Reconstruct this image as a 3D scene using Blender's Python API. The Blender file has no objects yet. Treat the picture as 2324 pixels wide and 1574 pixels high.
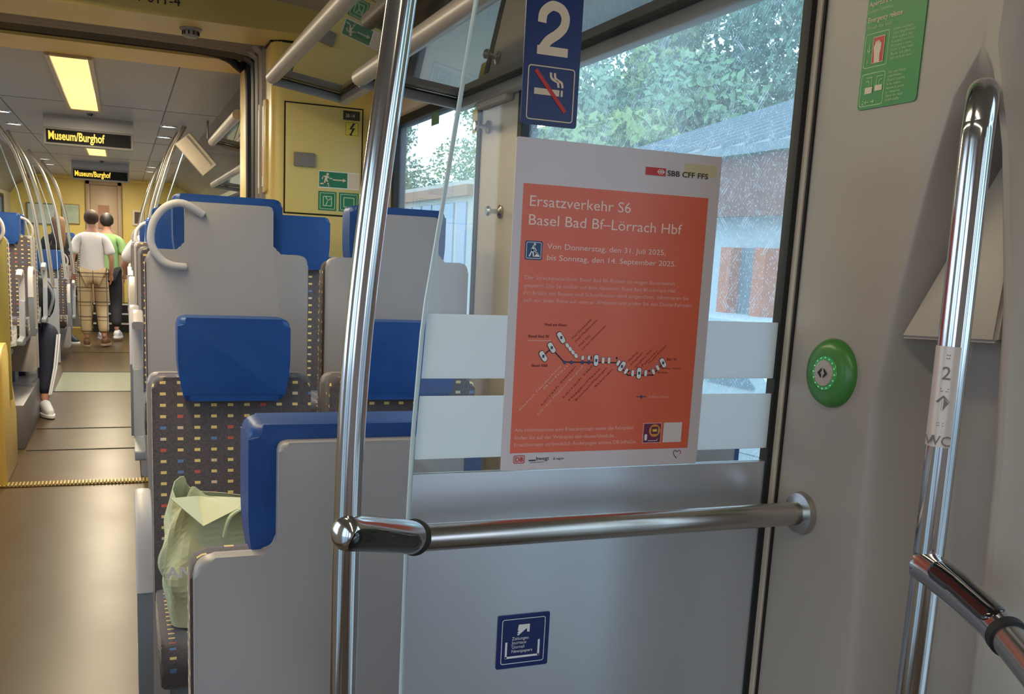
import bpy, bmesh, math, random
from mathutils import Vector, Matrix
random.seed(7)
S = bpy.context.scene
C = S.collection
PI = math.pi

# ------------------------------------------------------------------ camera, sky, exposure
cd = bpy.data.cameras.new('camera')
cd.sensor_width = 36.0; cd.lens = 36.0 * 2155 / 2324; cd.shift_y = 0.0744
cd.clip_start = 0.02; cd.clip_end = 300
cam = bpy.data.objects.new('camera', cd); C.objects.link(cam)
r_ = Vector((0.92672313, -0.37231987, 0.05061782))
u_ = Vector((0.01808894, 0.17876425, 0.98372564))
b_ = Vector((-0.37530926, -0.91072568, 0.17239984))
cam.matrix_world = Matrix(((r_.x, u_.x, b_.x, 0), (r_.y, u_.y, b_.y, 0), (r_.z, u_.z, b_.z, 1.44), (0, 0, 0, 1)))
S.camera = cam

W = bpy.data.worlds.new('overcast_sky'); S.world = W; W.use_nodes = True
wn = W.node_tree.nodes; wl = W.node_tree.links
bg = wn['Background']; bg.inputs['Strength'].default_value = 3.2
tc = wn.new('ShaderNodeTexCoord'); sp = wn.new('ShaderNodeSeparateXYZ'); cr = wn.new('ShaderNodeValToRGB')
cr.color_ramp.elements[0].position = 0.0; cr.color_ramp.elements[0].color = (0.68, 0.81, 1.0, 1)
cr.color_ramp.elements[1].position = 1.0; cr.color_ramp.elements[1].color = (0.62, 0.76, 0.98, 1)
wl.new(tc.outputs['Generated'], sp.inputs[0]); wl.new(sp.outputs['Z'], cr.inputs[0]); wl.new(cr.outputs[0], bg.inputs['Color'])

S.view_settings.view_transform = 'Standard'
try: S.view_settings.look = 'None'
except Exception: pass
S.view_settings.gamma = 1.0
S.view_settings.use_curve_mapping = False
S.view_settings.exposure = 0.0

# ------------------------------------------------------------------ materials
MATS = {}
def mat(name, col, rough=0.5, metal=0.0, var=0.06, scale=8.0, bump=0.0, bscale=200.0, spec=0.5, coat=0.0, emit=None, estr=0.0, stretch=None, trans=0.0, alpha=None):
    if name in MATS: return MATS[name]
    m = bpy.data.materials.new(name); m.use_nodes = True
    n = m.node_tree.nodes; l = m.node_tree.links; p = n['Principled BSDF']
    p.inputs['Roughness'].default_value = rough; p.inputs['Metallic'].default_value = metal
    p.inputs['Specular IOR Level'].default_value = spec
    p.inputs['Coat Weight'].default_value = coat
    t = n.new('ShaderNodeTexCoord'); mp = n.new('ShaderNodeMapping')
    l.new(t.outputs['Object'], mp.inputs[0])
    if stretch: mp.inputs['Scale'].default_value = stretch
    nz = n.new('ShaderNodeTexNoise'); nz.inputs['Scale'].default_value = scale; nz.inputs['Detail'].default_value = 4
    l.new(mp.outputs[0], nz.inputs['Vector'])
    mx = n.new('ShaderNodeMix'); mx.data_type = 'RGBA'
    c = Vector(col[:3])
    mx.inputs['A'].default_value = (*[max(0, v * (1 - var)) for v in c], 1)
    mx.inputs['B'].default_value = (*[min(1, v * (1 + var)) for v in c], 1)
    l.new(nz.outputs['Fac'], mx.inputs['Factor']); l.new(mx.outputs['Result'], p.inputs['Base Color'])
    if bump:
        nb = n.new('ShaderNodeTexNoise'); nb.inputs['Scale'].default_value = bscale; nb.inputs['Detail'].default_value = 2
        l.new(mp.outputs[0], nb.inputs['Vector'])
        bp = n.new('ShaderNodeBump'); bp.inputs['Strength'].default_value = bump; bp.inputs['Distance'].default_value = 0.002
        l.new(nb.outputs['Fac'], bp.inputs['Height']); l.new(bp.outputs[0], p.inputs['Normal'])
    if emit:
        p.inputs['Emission Color'].default_value = (*emit, 1); p.inputs['Emission Strength'].default_value = estr
    MATS[name] = m
    return m

def lin(r, g, b):
    f = lambda v: (v / 255 / 12.92) if v / 255 <= 0.04045 else ((v / 255 + 0.055) / 1.055) ** 2.4
    return (f(r), f(g), f(b))

M_shell = mat('seat_shell_plastic', lin(166, 161, 161), 0.42, var=0.04, scale=5, bump=0.05)
M_blue = mat('blue_leather', lin(24, 72, 140), 0.42, var=0.25, scale=14, bump=0.25, bscale=260, spec=0.45)
M_arm = mat('armrest_plastic', lin(205, 198, 195), 0.38, var=0.03)
M_armd = mat('armrest_support_plastic', lin(140, 145, 152), 0.4, var=0.04)
M_chrome = mat('polished_steel', lin(205, 205, 208), 0.13, 1.0, var=0.03, scale=30)
M_brush = mat('brushed_steel', lin(196, 192, 188), 0.24, 1.0, var=0.06, scale=60, stretch=(1, 1, 1))
M_bronze = mat('satin_rail_metal', lin(205, 190, 170), 0.35, 0.9, var=0.04)
M_blackgloss = mat('black_gloss_plastic', (0.006, 0.006, 0.008), 0.08, var=0.0, coat=1.0)
M_rubber = mat('black_rubber', (0.012, 0.012, 0.013), 0.6, var=0.1)
M_wall = mat('grey_wall_laminate', lin(170, 159, 148), 0.38, var=0.03, scale=3)
M_pillar = mat('beige_wall_panel', lin(196, 182, 164), 0.45, var=0.03, scale=3)
M_yellow = mat('yellow_lacquer', lin(226, 196, 112), 0.36, var=0.04, scale=3)
M_yellowd = mat('yellow_door_panel', lin(222, 198, 120), 0.38, var=0.04, scale=3)
M_ceil = mat('grey_ceiling_panel', lin(168, 166, 168), 0.42, var=0.03, scale=2)
M_frame = mat('grey_metal_frame', lin(150, 146, 142), 0.4, 0.3, var=0.05)
M_rack = mat('rack_rail_satin', lin(176, 166, 158), 0.36, 0.35, var=0.05)
M_sheet = mat('satin_metal_sheet', lin(214, 220, 230), 0.30, 0.7, var=0.05, scale=4)
M_white = mat('white_print', lin(238, 236, 236), 0.5, var=0.02)
M_paper = mat('laminated_paper', lin(216, 206, 212), 0.3, var=0.02)
M_orange = mat('orange_print', lin(228, 104, 74), 0.3, var=0.05, scale=12)
M_dkprint = mat('black_print', lin(40, 32, 34), 0.5, var=0.0)
M_redbrown = mat('dark_red_print', lin(120, 40, 30), 0.5, var=0.0)
M_pinkp = mat('pink_print', lin(238, 190, 178), 0.5, var=0.0)
M_red = mat('red_print', lin(200, 40, 38), 0.4, var=0.03)
M_navy = mat('navy_sticker', lin(22, 40, 100), 0.32, var=0.05)
M_navyp = mat('blue_print', lin(32, 70, 120), 0.4, var=0.03)
M_green = mat('green_sticker', lin(52, 140, 72), 0.4, var=0.05)
M_greenpr = mat('pale_green_print', lin(190, 214, 160), 0.5, var=0.02)
M_cream = mat('cream_print', lin(228, 206, 180), 0.5, var=0.02)
M_greendk = mat('exit_green', lin(30, 118, 80), 0.4, var=0.03)
M_yelsign = mat('yellow_sticker', lin(225, 200, 70), 0.4, var=0.03)
M_tape = mat('yellowed_tape', lin(212, 200, 160), 0.3, var=0.03)
M_purple = mat('purple_print', lin(110, 40, 80), 0.4, var=0.03)
M_amber = mat('amber_print', lin(225, 150, 60), 0.4, var=0.03)
M_bag = mat('pale_green_nonwoven_bag', lin(208, 210, 168), 0.7, var=0.12, scale=9, bump=0.4, bscale=30)
M_hole = mat('dark_gap', (0.01, 0.009, 0.008), 0.8, var=0.0)
M_led = mat('amber_led', (0.02, 0.015, 0.0), 0.4, var=0.0, emit=(1.0, 0.62, 0.06), estr=1.3)
M_lampw = mat('white_lamp_diffuser', (0.8, 0.8, 0.8), 0.4, var=0.0, emit=(1.0, 0.93, 0.80), estr=2.2)
M_lampy = mat('warm_lamp_diffuser', (0.8, 0.7, 0.4), 0.4, var=0.0, emit=(1.0, 0.74, 0.26), estr=1.25)
M_green_ring = mat('green_push_button', lin(70, 135, 62), 0.3, var=0.05)
M_led_g = mat('lit_green_ring', (0.1, 0.5, 0.2), 0.4, var=0.0, emit=(0.3, 1.0, 0.45), estr=0.45)

def floor_mat():
    m = mat('brown_speckled_linoleum', lin(84, 66, 44), 0.3, var=0.08, scale=2.2, bump=0.03, bscale=60, spec=0.35)
    n = m.node_tree.nodes; l = m.node_tree.links; p = n['Principled BSDF']
    nz = n.new('ShaderNodeTexNoise'); nz.inputs['Scale'].default_value = 3.0; nz.inputs['Detail'].default_value = 3
    t = n.new('ShaderNodeTexCoord'); l.new(t.outputs['Object'], nz.inputs['Vector'])
    mr = n.new('ShaderNodeMapRange'); mr.inputs['To Min'].default_value = 0.27; mr.inputs['To Max'].default_value = 0.36
    l.new(nz.outputs['Fac'], mr.inputs['Value']); l.new(mr.outputs[0], p.inputs['Roughness'])
    return m
M_floor = floor_mat()
M_floor_sheen = mat('painted_floor_sheen', lin(140, 144, 124), 0.3, var=0.1, scale=6)  # grey green tone for ceiling light mirrored in the floor
M_podium = mat('podium_grey_linoleum', lin(110, 106, 106), 0.4, var=0.1)

def cloth_mat():
    m = bpy.data.materials.new('dotted_moquette'); m.use_nodes = True
    n = m.node_tree.nodes; l = m.node_tree.links; p = n['Principled BSDF']
    p.inputs['Roughness'].default_value = 0.9
    p.inputs['Sheen Weight'].default_value = 0.25
    t = n.new('ShaderNodeTexCoord'); s = n.new('ShaderNodeSeparateXYZ'); l.new(t.outputs['Object'], s.inputs[0])
    sn = n.new('ShaderNodeSeparateXYZ'); l.new(t.outputs['Normal'], sn.inputs[0])
    def ma(op, a, b=None, c=None):
        k = n.new('ShaderNodeMath'); k.operation = op
        for i, v in enumerate((a, b, c)):
            if v is None: continue
            if isinstance(v, (int, float)): k.inputs[i].default_value = v
            else: l.new(v, k.inputs[i])
        return k.outputs[0]
    side = ma('GREATER_THAN', ma('ABSOLUTE', sn.outputs['X']), 0.75)
    u0 = s.outputs['X']; uy = s.outputs['Y']
    u = ma('ADD', ma('MULTIPLY', u0, ma('SUBTRACT', 1.0, side)), ma('MULTIPLY', uy, side))
    v = ma('SUBTRACT', s.outputs['Z'], ma('MULTIPLY', uy, ma('SUBTRACT', 1.0, side)))
    us = ma('DIVIDE', u, 0.0425); vs = ma('DIVIDE', v, 0.0300)
    fu = ma('FRACT', ma('ADD', us, 50.3)); fv = ma('FRACT', ma('ADD', vs, 50.0))
    iu = ma('FLOOR', ma('ADD', us, 50.3)); iv = ma('FLOOR', ma('ADD', vs, 50.0))
    du = ma('LESS_THAN', ma('ABSOLUTE', ma('SUBTRACT', fu, 0.5)), 0.17)
    dv = ma('LESS_THAN', ma('ABSOLUTE', ma('SUBTRACT', fv, 0.5)), 0.13)
    dot = ma('MULTIPLY', du, dv)
    cv = n.new('ShaderNodeCombineXYZ'); l.new(iu, cv.inputs[0]); l.new(iv, cv.inputs[1])
    wn_ = n.new('ShaderNodeTexWhiteNoise'); wn_.noise_dimensions = '3D'; l.new(cv.outputs[0], wn_.inputs['Vector'])
    rp = n.new('ShaderNodeValToRGB'); rp.color_ramp.interpolation = 'CONSTANT'
    e = rp.color_ramp.elements
    e[0].position = 0; e[0].color = (*lin(238, 206, 130), 1)
    e[1].position = 0.70; e[1].color = (*lin(226, 196, 168), 1)
    x = e.new(0.80); x.color = (*lin(100, 130, 185), 1)
    x = e.new(0.91); x.color = (*lin(205, 90, 80), 1)
    l.new(wn_.outputs['Value'], rp.inputs[0])
    nz = n.new('ShaderNodeTexNoise'); nz.inputs['Scale'].default_value = 260; l.new(t.outputs['Object'], nz.inputs['Vector'])
    mb = n.new('ShaderNodeMix'); mb.data_type = 'RGBA'
    mb.inputs['A'].default_value = (*lin(52, 46, 50), 1); mb.inputs['B'].default_value = (*lin(112, 102, 104), 1)
    l.new(nz.outputs['Fac'], mb.inputs['Factor'])
    mx = n.new('ShaderNodeMix'); mx.data_type = 'RGBA'
    l.new(dot, mx.inputs['Factor']); l.new(mb.outputs['Result'], mx.inputs['A']); l.new(rp.outputs[0], mx.inputs['B'])
    l.new(mx.outputs['Result'], p.inputs['Base Color'])
    bp = n.new('ShaderNodeBump'); bp.inputs['Strength'].default_value = 0.25; bp.inputs['Distance'].default_value = 0.001
    l.new(nz.outputs['Fac'], bp.inputs['Height']); l.new(bp.outputs[0], p.inputs['Normal'])
    return m
M_cloth = cloth_mat()

def glass_mat(name, tint=(0.93, 0.97, 0.96), frost=0.0, frost_col=(0.8, 0.88, 0.95), ior=1.5, boost=1.0, scratch=False, opaque=0.0, ocol=(0.5, 0.5, 0.5)):
    m = bpy.data.materials.new(name); m.use_nodes = True
    n = m.node_tree.nodes; l = m.node_tree.links
    out = n['Material Output']; n.remove(n['Principled BSDF'])
    tr = n.new('ShaderNodeBsdfTransparent'); tr.inputs[0].default_value = (*tint, 1)
    gl = n.new('ShaderNodeBsdfGlossy'); gl.inputs['Roughness'].default_value = 0.02; gl.inputs['Color'].default_value = (boost, boost, boost, 1)
    lw_ = n.new('ShaderNodeLayerWeight'); lw_.inputs['Blend'].default_value = 0.5
    pw = n.new('ShaderNodeMath'); pw.operation = 'POWER'; pw.inputs[1].default_value = 5.0; l.new(lw_.outputs['Facing'], pw.inputs[0])
    f0 = ((ior - 1) / (ior + 1)) ** 2
    fr = n.new('ShaderNodeMath'); fr.operation = 'MULTIPLY_ADD'; fr.inputs[1].default_value = 1 - f0; fr.inputs[2].default_value = f0; l.new(pw.outputs[0], fr.inputs[0])
    mx = n.new('ShaderNodeMixShader'); l.new(fr.outputs[0], mx.inputs[0]); l.new(tr.outputs[0], mx.inputs[1]); l.new(gl.outputs[0], mx.inputs[2])
    last = mx.outputs[0]
    if frost or scratch:
        tl = n.new('ShaderNodeBsdfTranslucent'); tl.inputs[0].default_value = (*frost_col, 1)
        df = n.new('ShaderNodeBsdfDiffuse'); df.inputs[0].default_value = (*frost_col, 1)
        mt = n.new('ShaderNodeMixShader'); mt.inputs[0].default_value = 0.3; l.new(tl.outputs[0], mt.inputs[1]); l.new(df.outputs[0], mt.inputs[2])
        m2 = n.new('ShaderNodeMixShader'); m2.inputs[0].default_value = frost
        if scratch:
            t = n.new('ShaderNodeTexCoord')
            acc = None
            for (rot, sx, sc, th) in ((0.75, 24, 10, 0.595), (-0.85, 28, 9, 0.60), (0.12, 30, 10, 0.625)):
                mp = n.new('ShaderNodeMapping'); mp.vector_type = 'TEXTURE'; mp.inputs['Rotation'].default_value = (rot, 0, 0); mp.inputs['Scale'].default_value = (1, 1 / sx, 1 / 1.6)
                l.new(t.outputs['Object'], mp.inputs[0])
                nz = n.new('ShaderNodeTexNoise'); nz.inputs['Scale'].default_value = sc; nz.inputs['Detail'].default_value = 5; nz.inputs['Roughness'].default_value = 0.7
                l.new(mp.outputs[0], nz.inputs['Vector'])
                mr = n.new('ShaderNodeMapRange'); mr.inputs['From Min'].default_value = th; mr.inputs['From Max'].default_value = th + 0.08
                mr.inputs['To Max'].default_value = 0.6
                l.new(nz.outputs['Fac'], mr.inputs['Value'])
                if acc is None: acc = mr.outputs[0]
                else:
                    k = n.new('ShaderNodeMath'); k.operation = 'MAXIMUM'; l.new(acc, k.inputs[0]); l.new(mr.outputs[0], k.inputs[1]); acc = k.outputs[0]
            # droplets / specks
            vo = n.new('ShaderNodeTexVoronoi'); vo.inputs['Scale'].default_value = 110; l.new(t.outputs['Object'], vo.inputs['Vector'])
            mr = n.new('ShaderNodeMapRange'); mr.inputs['From Min'].default_value = 0.25; mr.inputs['From Max'].default_value = 0.12; mr.inputs['To Max'].default_value = 0.45
            l.new(vo.outputs['Distance'], mr.inputs['Value'])
            k = n.new('ShaderNodeMath'); k.operation = 'MAXIMUM'; l.new(acc, k.inputs[0]); l.new(mr.outputs[0], k.inputs[1])
            a = n.new('ShaderNodeMath'); a.operation = 'ADD'; a.inputs[1].default_value = frost; a.use_clamp = True
            l.new(k.outputs[0], a.inputs[0]); l.new(a.outputs[0], m2.inputs[0])
        l.new(last, m2.inputs[1]); l.new(mt.outputs[0], m2.inputs[2]); last = m2.outputs[0]
    if opaque:
        df = n.new('ShaderNodeBsdfDiffuse'); df.inputs[0].default_value = (*ocol, 1)
        m3 = n.new('ShaderNodeMixShader'); m3.inputs[0].default_value = opaque
        # the film lies behind the glass surface: keep its reflection
        l.new(tr.outputs[0], m3.inputs[1]); l.new(df.outputs[0], m3.inputs[2]); l.new(m3.outputs[0], mx.inputs[1])
    l.new(last, out.inputs['Surface'])
    MATS[name] = m
    return m
G_part = glass_mat('clear_partition_glass', (0.95, 0.98, 0.97), ior=1.35)
G_frost = glass_mat('frosted_film', (0.9, 0.93, 0.97), frost=0.90, frost_col=(0.86, 0.92, 1.0), ior=1.4)
G_win = glass_mat('scratched_window_glass', (0.86, 0.95, 0.96), frost=0.12, frost_col=(0.80, 0.92, 1.0), scratch=True, ior=1.4)
G_win2 = glass_mat('window_glass', (0.90, 0.97, 0.95), frost=0.08, frost_col=(0.75, 0.86, 0.9), ior=1.4)
G_rack = glass_mat('smoked_rack_glass', (0.62, 0.62, 0.60), ior=1.9, opaque=0.3, ocol=lin(120, 112, 102))
G_edge = mat('polished_glass_edge', lin(205, 222, 228), 0.2, var=0.02, spec=0.7)

# ------------------------------------------------------------------ mesh helpers
class MB:
    def __init__(s): s.bm = bmesh.new()
    def box(s, c, d, rot=None, bev=0.0, seg=2):
        r = bmesh.ops.create_cube(s.bm, size=1.0)
        vs = r['verts']
        bmesh.ops.scale(s.bm, vec=d, verts=vs)
        if bev:
            es = list({e for v in vs for e in v.link_edges})
            q = bmesh.ops.bevel(s.bm, geom=es, offset=bev, segments=seg, affect='EDGES', profile=0.5)
            vs = list({v for f in q['faces'] for v in f.verts} | {v for v in vs if v.is_valid})
        if rot: bmesh.ops.rotate(s.bm, cent=(0, 0, 0), matrix=rot, verts=vs)
        bmesh.ops.translate(s.bm, vec=c, verts=vs)
        return s
    def b6(s, x0, x1, y0, y1, z0, z1, bev=0.0, seg=2):
        return s.box(((x0 + x1) / 2, (y0 + y1) / 2, (z0 + z1) / 2), (abs(x1 - x0), abs(y1 - y0), abs(z1 - z0)), bev=bev, seg=seg)
    def prism(s, pts, axis, d0, d1, bev=0.0, seg=2, smooth=False):
        """outline pts in the plane normal to axis ('y': (x,z), 'x': (y,z), 'z': (x,y)) pushed from d0 to d1"""
        def V(p, d):
            return {'y': (p[0], d, p[1]), 'x': (d, p[0], p[1]), 'z': (p[0], p[1], d)}[axis]
        a = [s.bm.verts.new(V(p, d0)) for p in pts]; b = [s.bm.verts.new(V(p, d1)) for p in pts]
        n = len(pts); f0 = s.bm.faces.new(a); f1 = s.bm.faces.new(b[::-1])
        for i in range(n): s.bm.faces.new((a[i], b[i], b[(i + 1) % n], a[(i + 1) % n]))
        if bev:
            es = list(f0.edges) + list(f1.edges)
            bmesh.ops.bevel(s.bm, geom=es, offset=bev, segments=seg, affect='EDGES', profile=0.5)
        return s
    def tube(s, path, r, n=20, cap=True, flat=None):
        """sweep a circle (or ellipse flat=(a,b)) along a polyline; r may be a list"""
        P = [Vector(p) for p in path]; rings = []
        up = None
        for i, p in enumerate(P):
            t = (P[min(i + 1, len(P) - 1)] - P[max(i - 1, 0)]).normalized()
            if up is None:
                up = Vector((0, 0, 1)) if abs(t.z) < 0.9 else Vector((0, 1, 0))
            a = t.cross(up).normalized(); up2 = a.cross(t).normalized(); up = up2
            rr = r[i] if isinstance(r, (list, tuple)) else r
            ring = []
            for k in range(n):
                an = 2 * PI * k / n
                fa, fb = flat if flat else (rr, rr)
                if flat:
                    ca, sa = math.cos(an), math.sin(an)
                    ex = 0.45
                    ring.append(s.bm.verts.new(p + a * (math.copysign(abs(ca) ** ex, ca) * fa) + up2 * (math.copysign(abs(sa) ** ex, sa) * fb)))
                else: ring.append(s.bm.verts.new(p + a * math.cos(an) * fa + up2 * math.sin(an) * fb))
            rings.append(ring)
        for i in range(len(rings) - 1):
            for k in range(n):
                s.bm.faces.new((rings[i][k], rings[i][(k + 1) % n], rings[i + 1][(k + 1) % n], rings[i + 1][k]))
        if cap:
            s.bm.faces.new(rings[0][::-1]); s.bm.faces.new(rings[-1])
        return s
    def lathe(s, prof, origin, axis, n=40):
        """prof: (radius, distance along axis)"""
        ax = Vector(axis).normalized(); t = Vector((0, 0, 1)) if abs(ax.z) < 0.9 else Vector((1, 0, 0))
        a = ax.cross(t).normalized(); b = ax.cross(a); o = Vector(origin); rings = []
        for (r, d) in prof:
            if r < 1e-6: rings.append([s.bm.verts.new(o + ax * d)])
            else: rings.append([s.bm.verts.new(o + ax * d + (a * math.cos(2 * PI * k / n) + b * math.sin(2 * PI * k / n)) * r) for k in range(n)])
        for i in range(len(rings) - 1):
            A, B = rings[i], rings[i + 1]
            for k in range(n):
                if len(A) == 1 and len(B) == 1: break
                if len(A) == 1: s.bm.faces.new((A[0], B[k], B[(k + 1) % n]))
                elif len(B) == 1: s.bm.faces.new((A[k], A[(k + 1) % n], B[0]))
                else: s.bm.faces.new((A[k], A[(k + 1) % n], B[(k + 1) % n], B[k]))
        return s
    def quad(s, pts):
        s.bm.faces.new([s.bm.verts.new(p) for p in pts]); return s
    def ball(s, c, r, sc=(1, 1, 1), sub=3):
        q = bmesh.ops.create_icosphere(s.bm, subdivisions=sub, radius=r)
        bmesh.ops.scale(s.bm, vec=sc, verts=q['verts']); bmesh.ops.translate(s.bm, vec=c, verts=q['verts']); return s
    def build(s, name, m, parent=None, smooth=True, loc=None):
        bmesh.ops.recalc_face_normals(s.bm, faces=s.bm.faces)
        me = bpy.data.meshes.new(name); s.bm.to_mesh(me); s.bm.free()
        me.materials.append(m)
        if smooth:
            me.polygons.foreach_set('use_smooth', [True] * len(me.polygons))
            try: me.set_sharp_from_angle(angle=math.radians(38))
            except Exception: pass
        o = bpy.data.objects.new(name, me); C.objects.link(o)
        if parent: o.parent = parent
        if loc: o.location = loc
        return o

def rpoly(pts, rad, seg=5):
    """round the corners of a 2D outline; rad number or list"""
    out = []; n = len(pts)
    for i in range(n):
        p = Vector(pts[i]); a = Vector(pts[i - 1]); b = Vector(pts[(i + 1) % n])
        r = rad[i] if isinstance(rad, (list, tuple)) else rad
        if r <= 1e-6: out.append(tuple(p)); continue
        da = (a - p); db = (b - p); ra = min(r, da.length * 0.49, db.length * 0.49)
        A = p + da.normalized() * ra; B = p + db.normalized() * ra
        for k in range(seg + 1):
            t = k / seg
            q = A * (1 - t) ** 2 + p * 2 * t * (1 - t) + B * t ** 2
            out.append((q.x, q.y))
    return out
def rrect(x0, x1, z0, z1, r): return rpoly([(x0, z0), (x1, z0), (x1, z1), (x0, z1)], r)

def smoothpath(pts, seg=6):
    P = [Vector(p) for p in pts]; out = []
    for i in range(len(P) - 1):
        p0 = P[max(i - 1, 0)]; p1 = P[i]; p2 = P[i + 1]; p3 = P[min(i + 2, len(P) - 1)]
        for k in range(seg):
            t = k / seg
            out.append(0.5 * ((2 * p1) + (p2 - p0) * t + (2 * p0 - 5 * p1 + 4 * p2 - p3) * t * t + (3 * p1 - p0 - 3 * p2 + p3) * t ** 3))
    out.append(P[-1]); return out

def thing(name, label, cat, loc=(0, 0, 0), rz=0.0, group=None):
    o = bpy.data.objects.new(name, None); C.objects.link(o)
    o.empty_display_size = 0.05
    o.location = loc; o.rotation_euler = (0, 0, rz); o['label'] = label; o['category'] = cat
    if group: o['group'] = group
    return o
def tag(o, label, cat, group=None):
    o['label'] = label; o['category'] = cat
    if group: o['group'] = group
    return o
def struct(o):
    o['kind'] = 'structure'; return o

FRONT = Matrix(((1, 0, 0), (0, 0, -1), (0, 1, 0)))       # text facing -Y
SIDE = Matrix(((0, 0, -1), (-1, 0, 0), (0, 1, 0)))       # text facing -X (reads towards -Y)
def text(s, size, pos, m, parent, face='F', name='lettering', bold=0.0, rot=0.0, xs=1.0, width=None, align='LEFT', up=None):
    cu = bpy.data.curves.new(name, 'FONT'); cu.body = s; cu.size = size; cu.offset = bold; cu.align_x = align
    cu.resolution_u = 3
    cu.materials.append(m)
    o = bpy.data.objects.new(name, cu); C.objects.link(o)
    R = (FRONT if face == 'F' else SIDE).to_4x4()
    if width:
        bpy.context.view_layer.update()
        w = o.dimensions.x
        if w > 0: xs = width / w
    o.matrix_world = Matrix.Translation(pos) @ R @ Matrix.Rotation(rot, 4, 'Z') @ Matrix.Diagonal((xs, 1, 1, 1))
    if parent:
        bpy.context.view_layer.update()
        o.parent = parent; o.matrix_parent_inverse = parent.matrix_world.inverted()
    return o
def wparent(o, p):
    bpy.context.view_layer.update()
    o.parent = p; o.matrix_parent_inverse = p.matrix_world.inverted(); return o
def flatF(pts, y, th, m, name, parent):           # thin print facing -Y, pts (x,z) world
    return wparent(MB().prism(pts, 'y', y, y - th).build(name, m, smooth=False), parent)
def flatS(pts, x, th, m, name, parent):           # thin print facing -X, pts (y,z) world
    return wparent(MB().prism(pts, 'x', x, x - th).build(name, m, smooth=False), parent)
def frameF(x0, x1, z0, z1, t, y, th, m, name, parent, r=0.004):
    b = MB(); o = rrect(x0, x1, z0, z1, r); i = rrect(x0 + t, x1 - t, z0 + t, z1 - t, max(r - t, 0.0005))
    n = len(o)
    for k in range(n):
        j = (k + 1) % n
        b.quad([(o[k][0], y - th, o[k][1]), (o[j][0], y - th, o[j][1]), (i[j][0], y - th, i[j][1]), (i[k][0], y - th, i[k][1])])
    return wparent(b.build(name, m, smooth=False), parent)
def frameS(y0, y1, z0, z1, t, x, m, name, parent, r=0.004):
    b = MB(); o = rrect(y0, y1, z0, z1, r); i = rrect(y0 + t, y1 - t, z0 + t, z1 - t, max(r - t, 0.0005)); n = len(o)
    for k in range(n):
        j = (k + 1) % n
        b.quad([(x, o[k][0], o[k][1]), (x, o[j][0], o[j][1]), (x, i[j][0], i[j][1]), (x, i[k][0], i[k][1])])
    return wparent(b.build(name, m, smooth=False), parent)
def strokeF(path, w, y, m, name, parent):         # a flat printed stroke facing -Y
    b = MB()
    for i in range(len(path) - 1):
        a = Vector(path[i]); c = Vector(path[i + 1]); d = (c - a).normalized(); n = Vector((-d.y, d.x)) * w / 2; e = d * w * 0.35
        b.quad([((a - e + n).x, y, (a - e + n).y), ((a - e - n).x, y, (a - e - n).y), ((c + e - n).x, y, (c + e - n).y), ((c + e + n).x, y, (c + e + n).y)])
    return wparent(b.build(name, m, smooth=False), parent)
def strokeS(path, w, x, m, name, parent):
    b = MB()
    for i in range(len(path) - 1):
        a = Vector(path[i]); c = Vector(path[i + 1]); d = (c - a).normalized(); n = Vector((-d.y, d.x)) * w / 2; e = d * w * 0.35
        b.quad([(x, *(a - e + n)), (x, *(a - e - n)), (x, *(c + e - n)), (x, *(c + e + n))])
    return wparent(b.build(name, m, smooth=False), parent)

# ------------------------------------------------------------------ structure: our car
AX = -0.23          # centre line of the aisle
XR = 1.10; XL = -1.56
CZ2 = 2.30          # ceiling of the second car

fl = struct(MB().b6(XL - 0.05, 1.25, -2.6, 5.92, -0.05, 0.0).b6(XL - 0.05, 1.25, 6.02, 18.0, -0.05, 0.0).build('floor', M_floor, smooth=False))
# raised joints in the floor covering
for i, (y, h) in enumerate(((6.95, 0.006), (7.74, 0.006), (9.60, 0.008), (11.0, 0.006), (12.9, 0.006))):
    struct(MB().b6(-0.63, 0.06, y, y + 0.018, 0.0, 0.004).build('trim_%d' % (i + 1), M_rubber, smooth=False))
struct(MB().b6(-0.62, 0.05, 9.62, 10.98, 0.0, 0.003).build('trim_6', M_floor_sheen, smooth=False))  # ceiling light reflected by the aisle floor, painted as a paler flat strip
# gangway threshold comb plate
th = thing('threshold_plate', 'ribbed brass coloured metal comb strip across the aisle floor', 'threshold', (AX, 5.97, 0))
M_brass = mat('brass_comb_metal', lin(190, 165, 95), 0.4, 0.5)
MB().b6(-1.2, 1.1, -0.045, 0.045, -0.04, 0.004).build('base_plate', mat('dark_brass', lin(95, 78, 40), 0.5, 0.4), th)
ribme = MB().b6(-0.006, 0.006, -0.04, 0.04, 0.004, 0.014, 0.002, 1).build('rib', M_brass, th)
ribme.location.x = -0.70
for k in range(1, 86):
    c = ribme.copy(); C.objects.link(c); c.location.x = -0.70 + k * 0.0195

# side wall with two windows (X = 1.10)
def wall_with_holes(name, x, y0, y1, z0, z1, holes, m, t=0.05, sign=1):
    ys = sorted({y0, y1, *[h[0] for h in holes], *[h[1] for h in holes]})
    zs = sorted({z0, z1, *[h[2] for h in holes], *[h[3] for h in holes]})
    b = MB()
    for i in range(len(ys) - 1):
        for j in range(len(zs) - 1):
            cy = (ys[i] + ys[i + 1]) / 2; cz = (zs[j] + zs[j + 1]) / 2
            if any(h[0] < cy < h[1] and h[2] < cz < h[3] for h in holes): continue
            b.b6(x, x + sign * t, ys[i], ys[i + 1], zs[j], zs[j + 1])
    bmesh.ops.remove_doubles(b.bm, verts=b.bm.verts, dist=1e-5)
    return struct(b.build(name, m, smooth=False))
WZ0, WZ1 = 0.98, 1.945
wall_with_holes('wall_right', XR, 1.15, 4.45, 0, 2.6, [(1.17, 2.735, WZ0, 2.03), (3.06, 4.19, WZ0, 2.0)], M_pillar)
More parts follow.
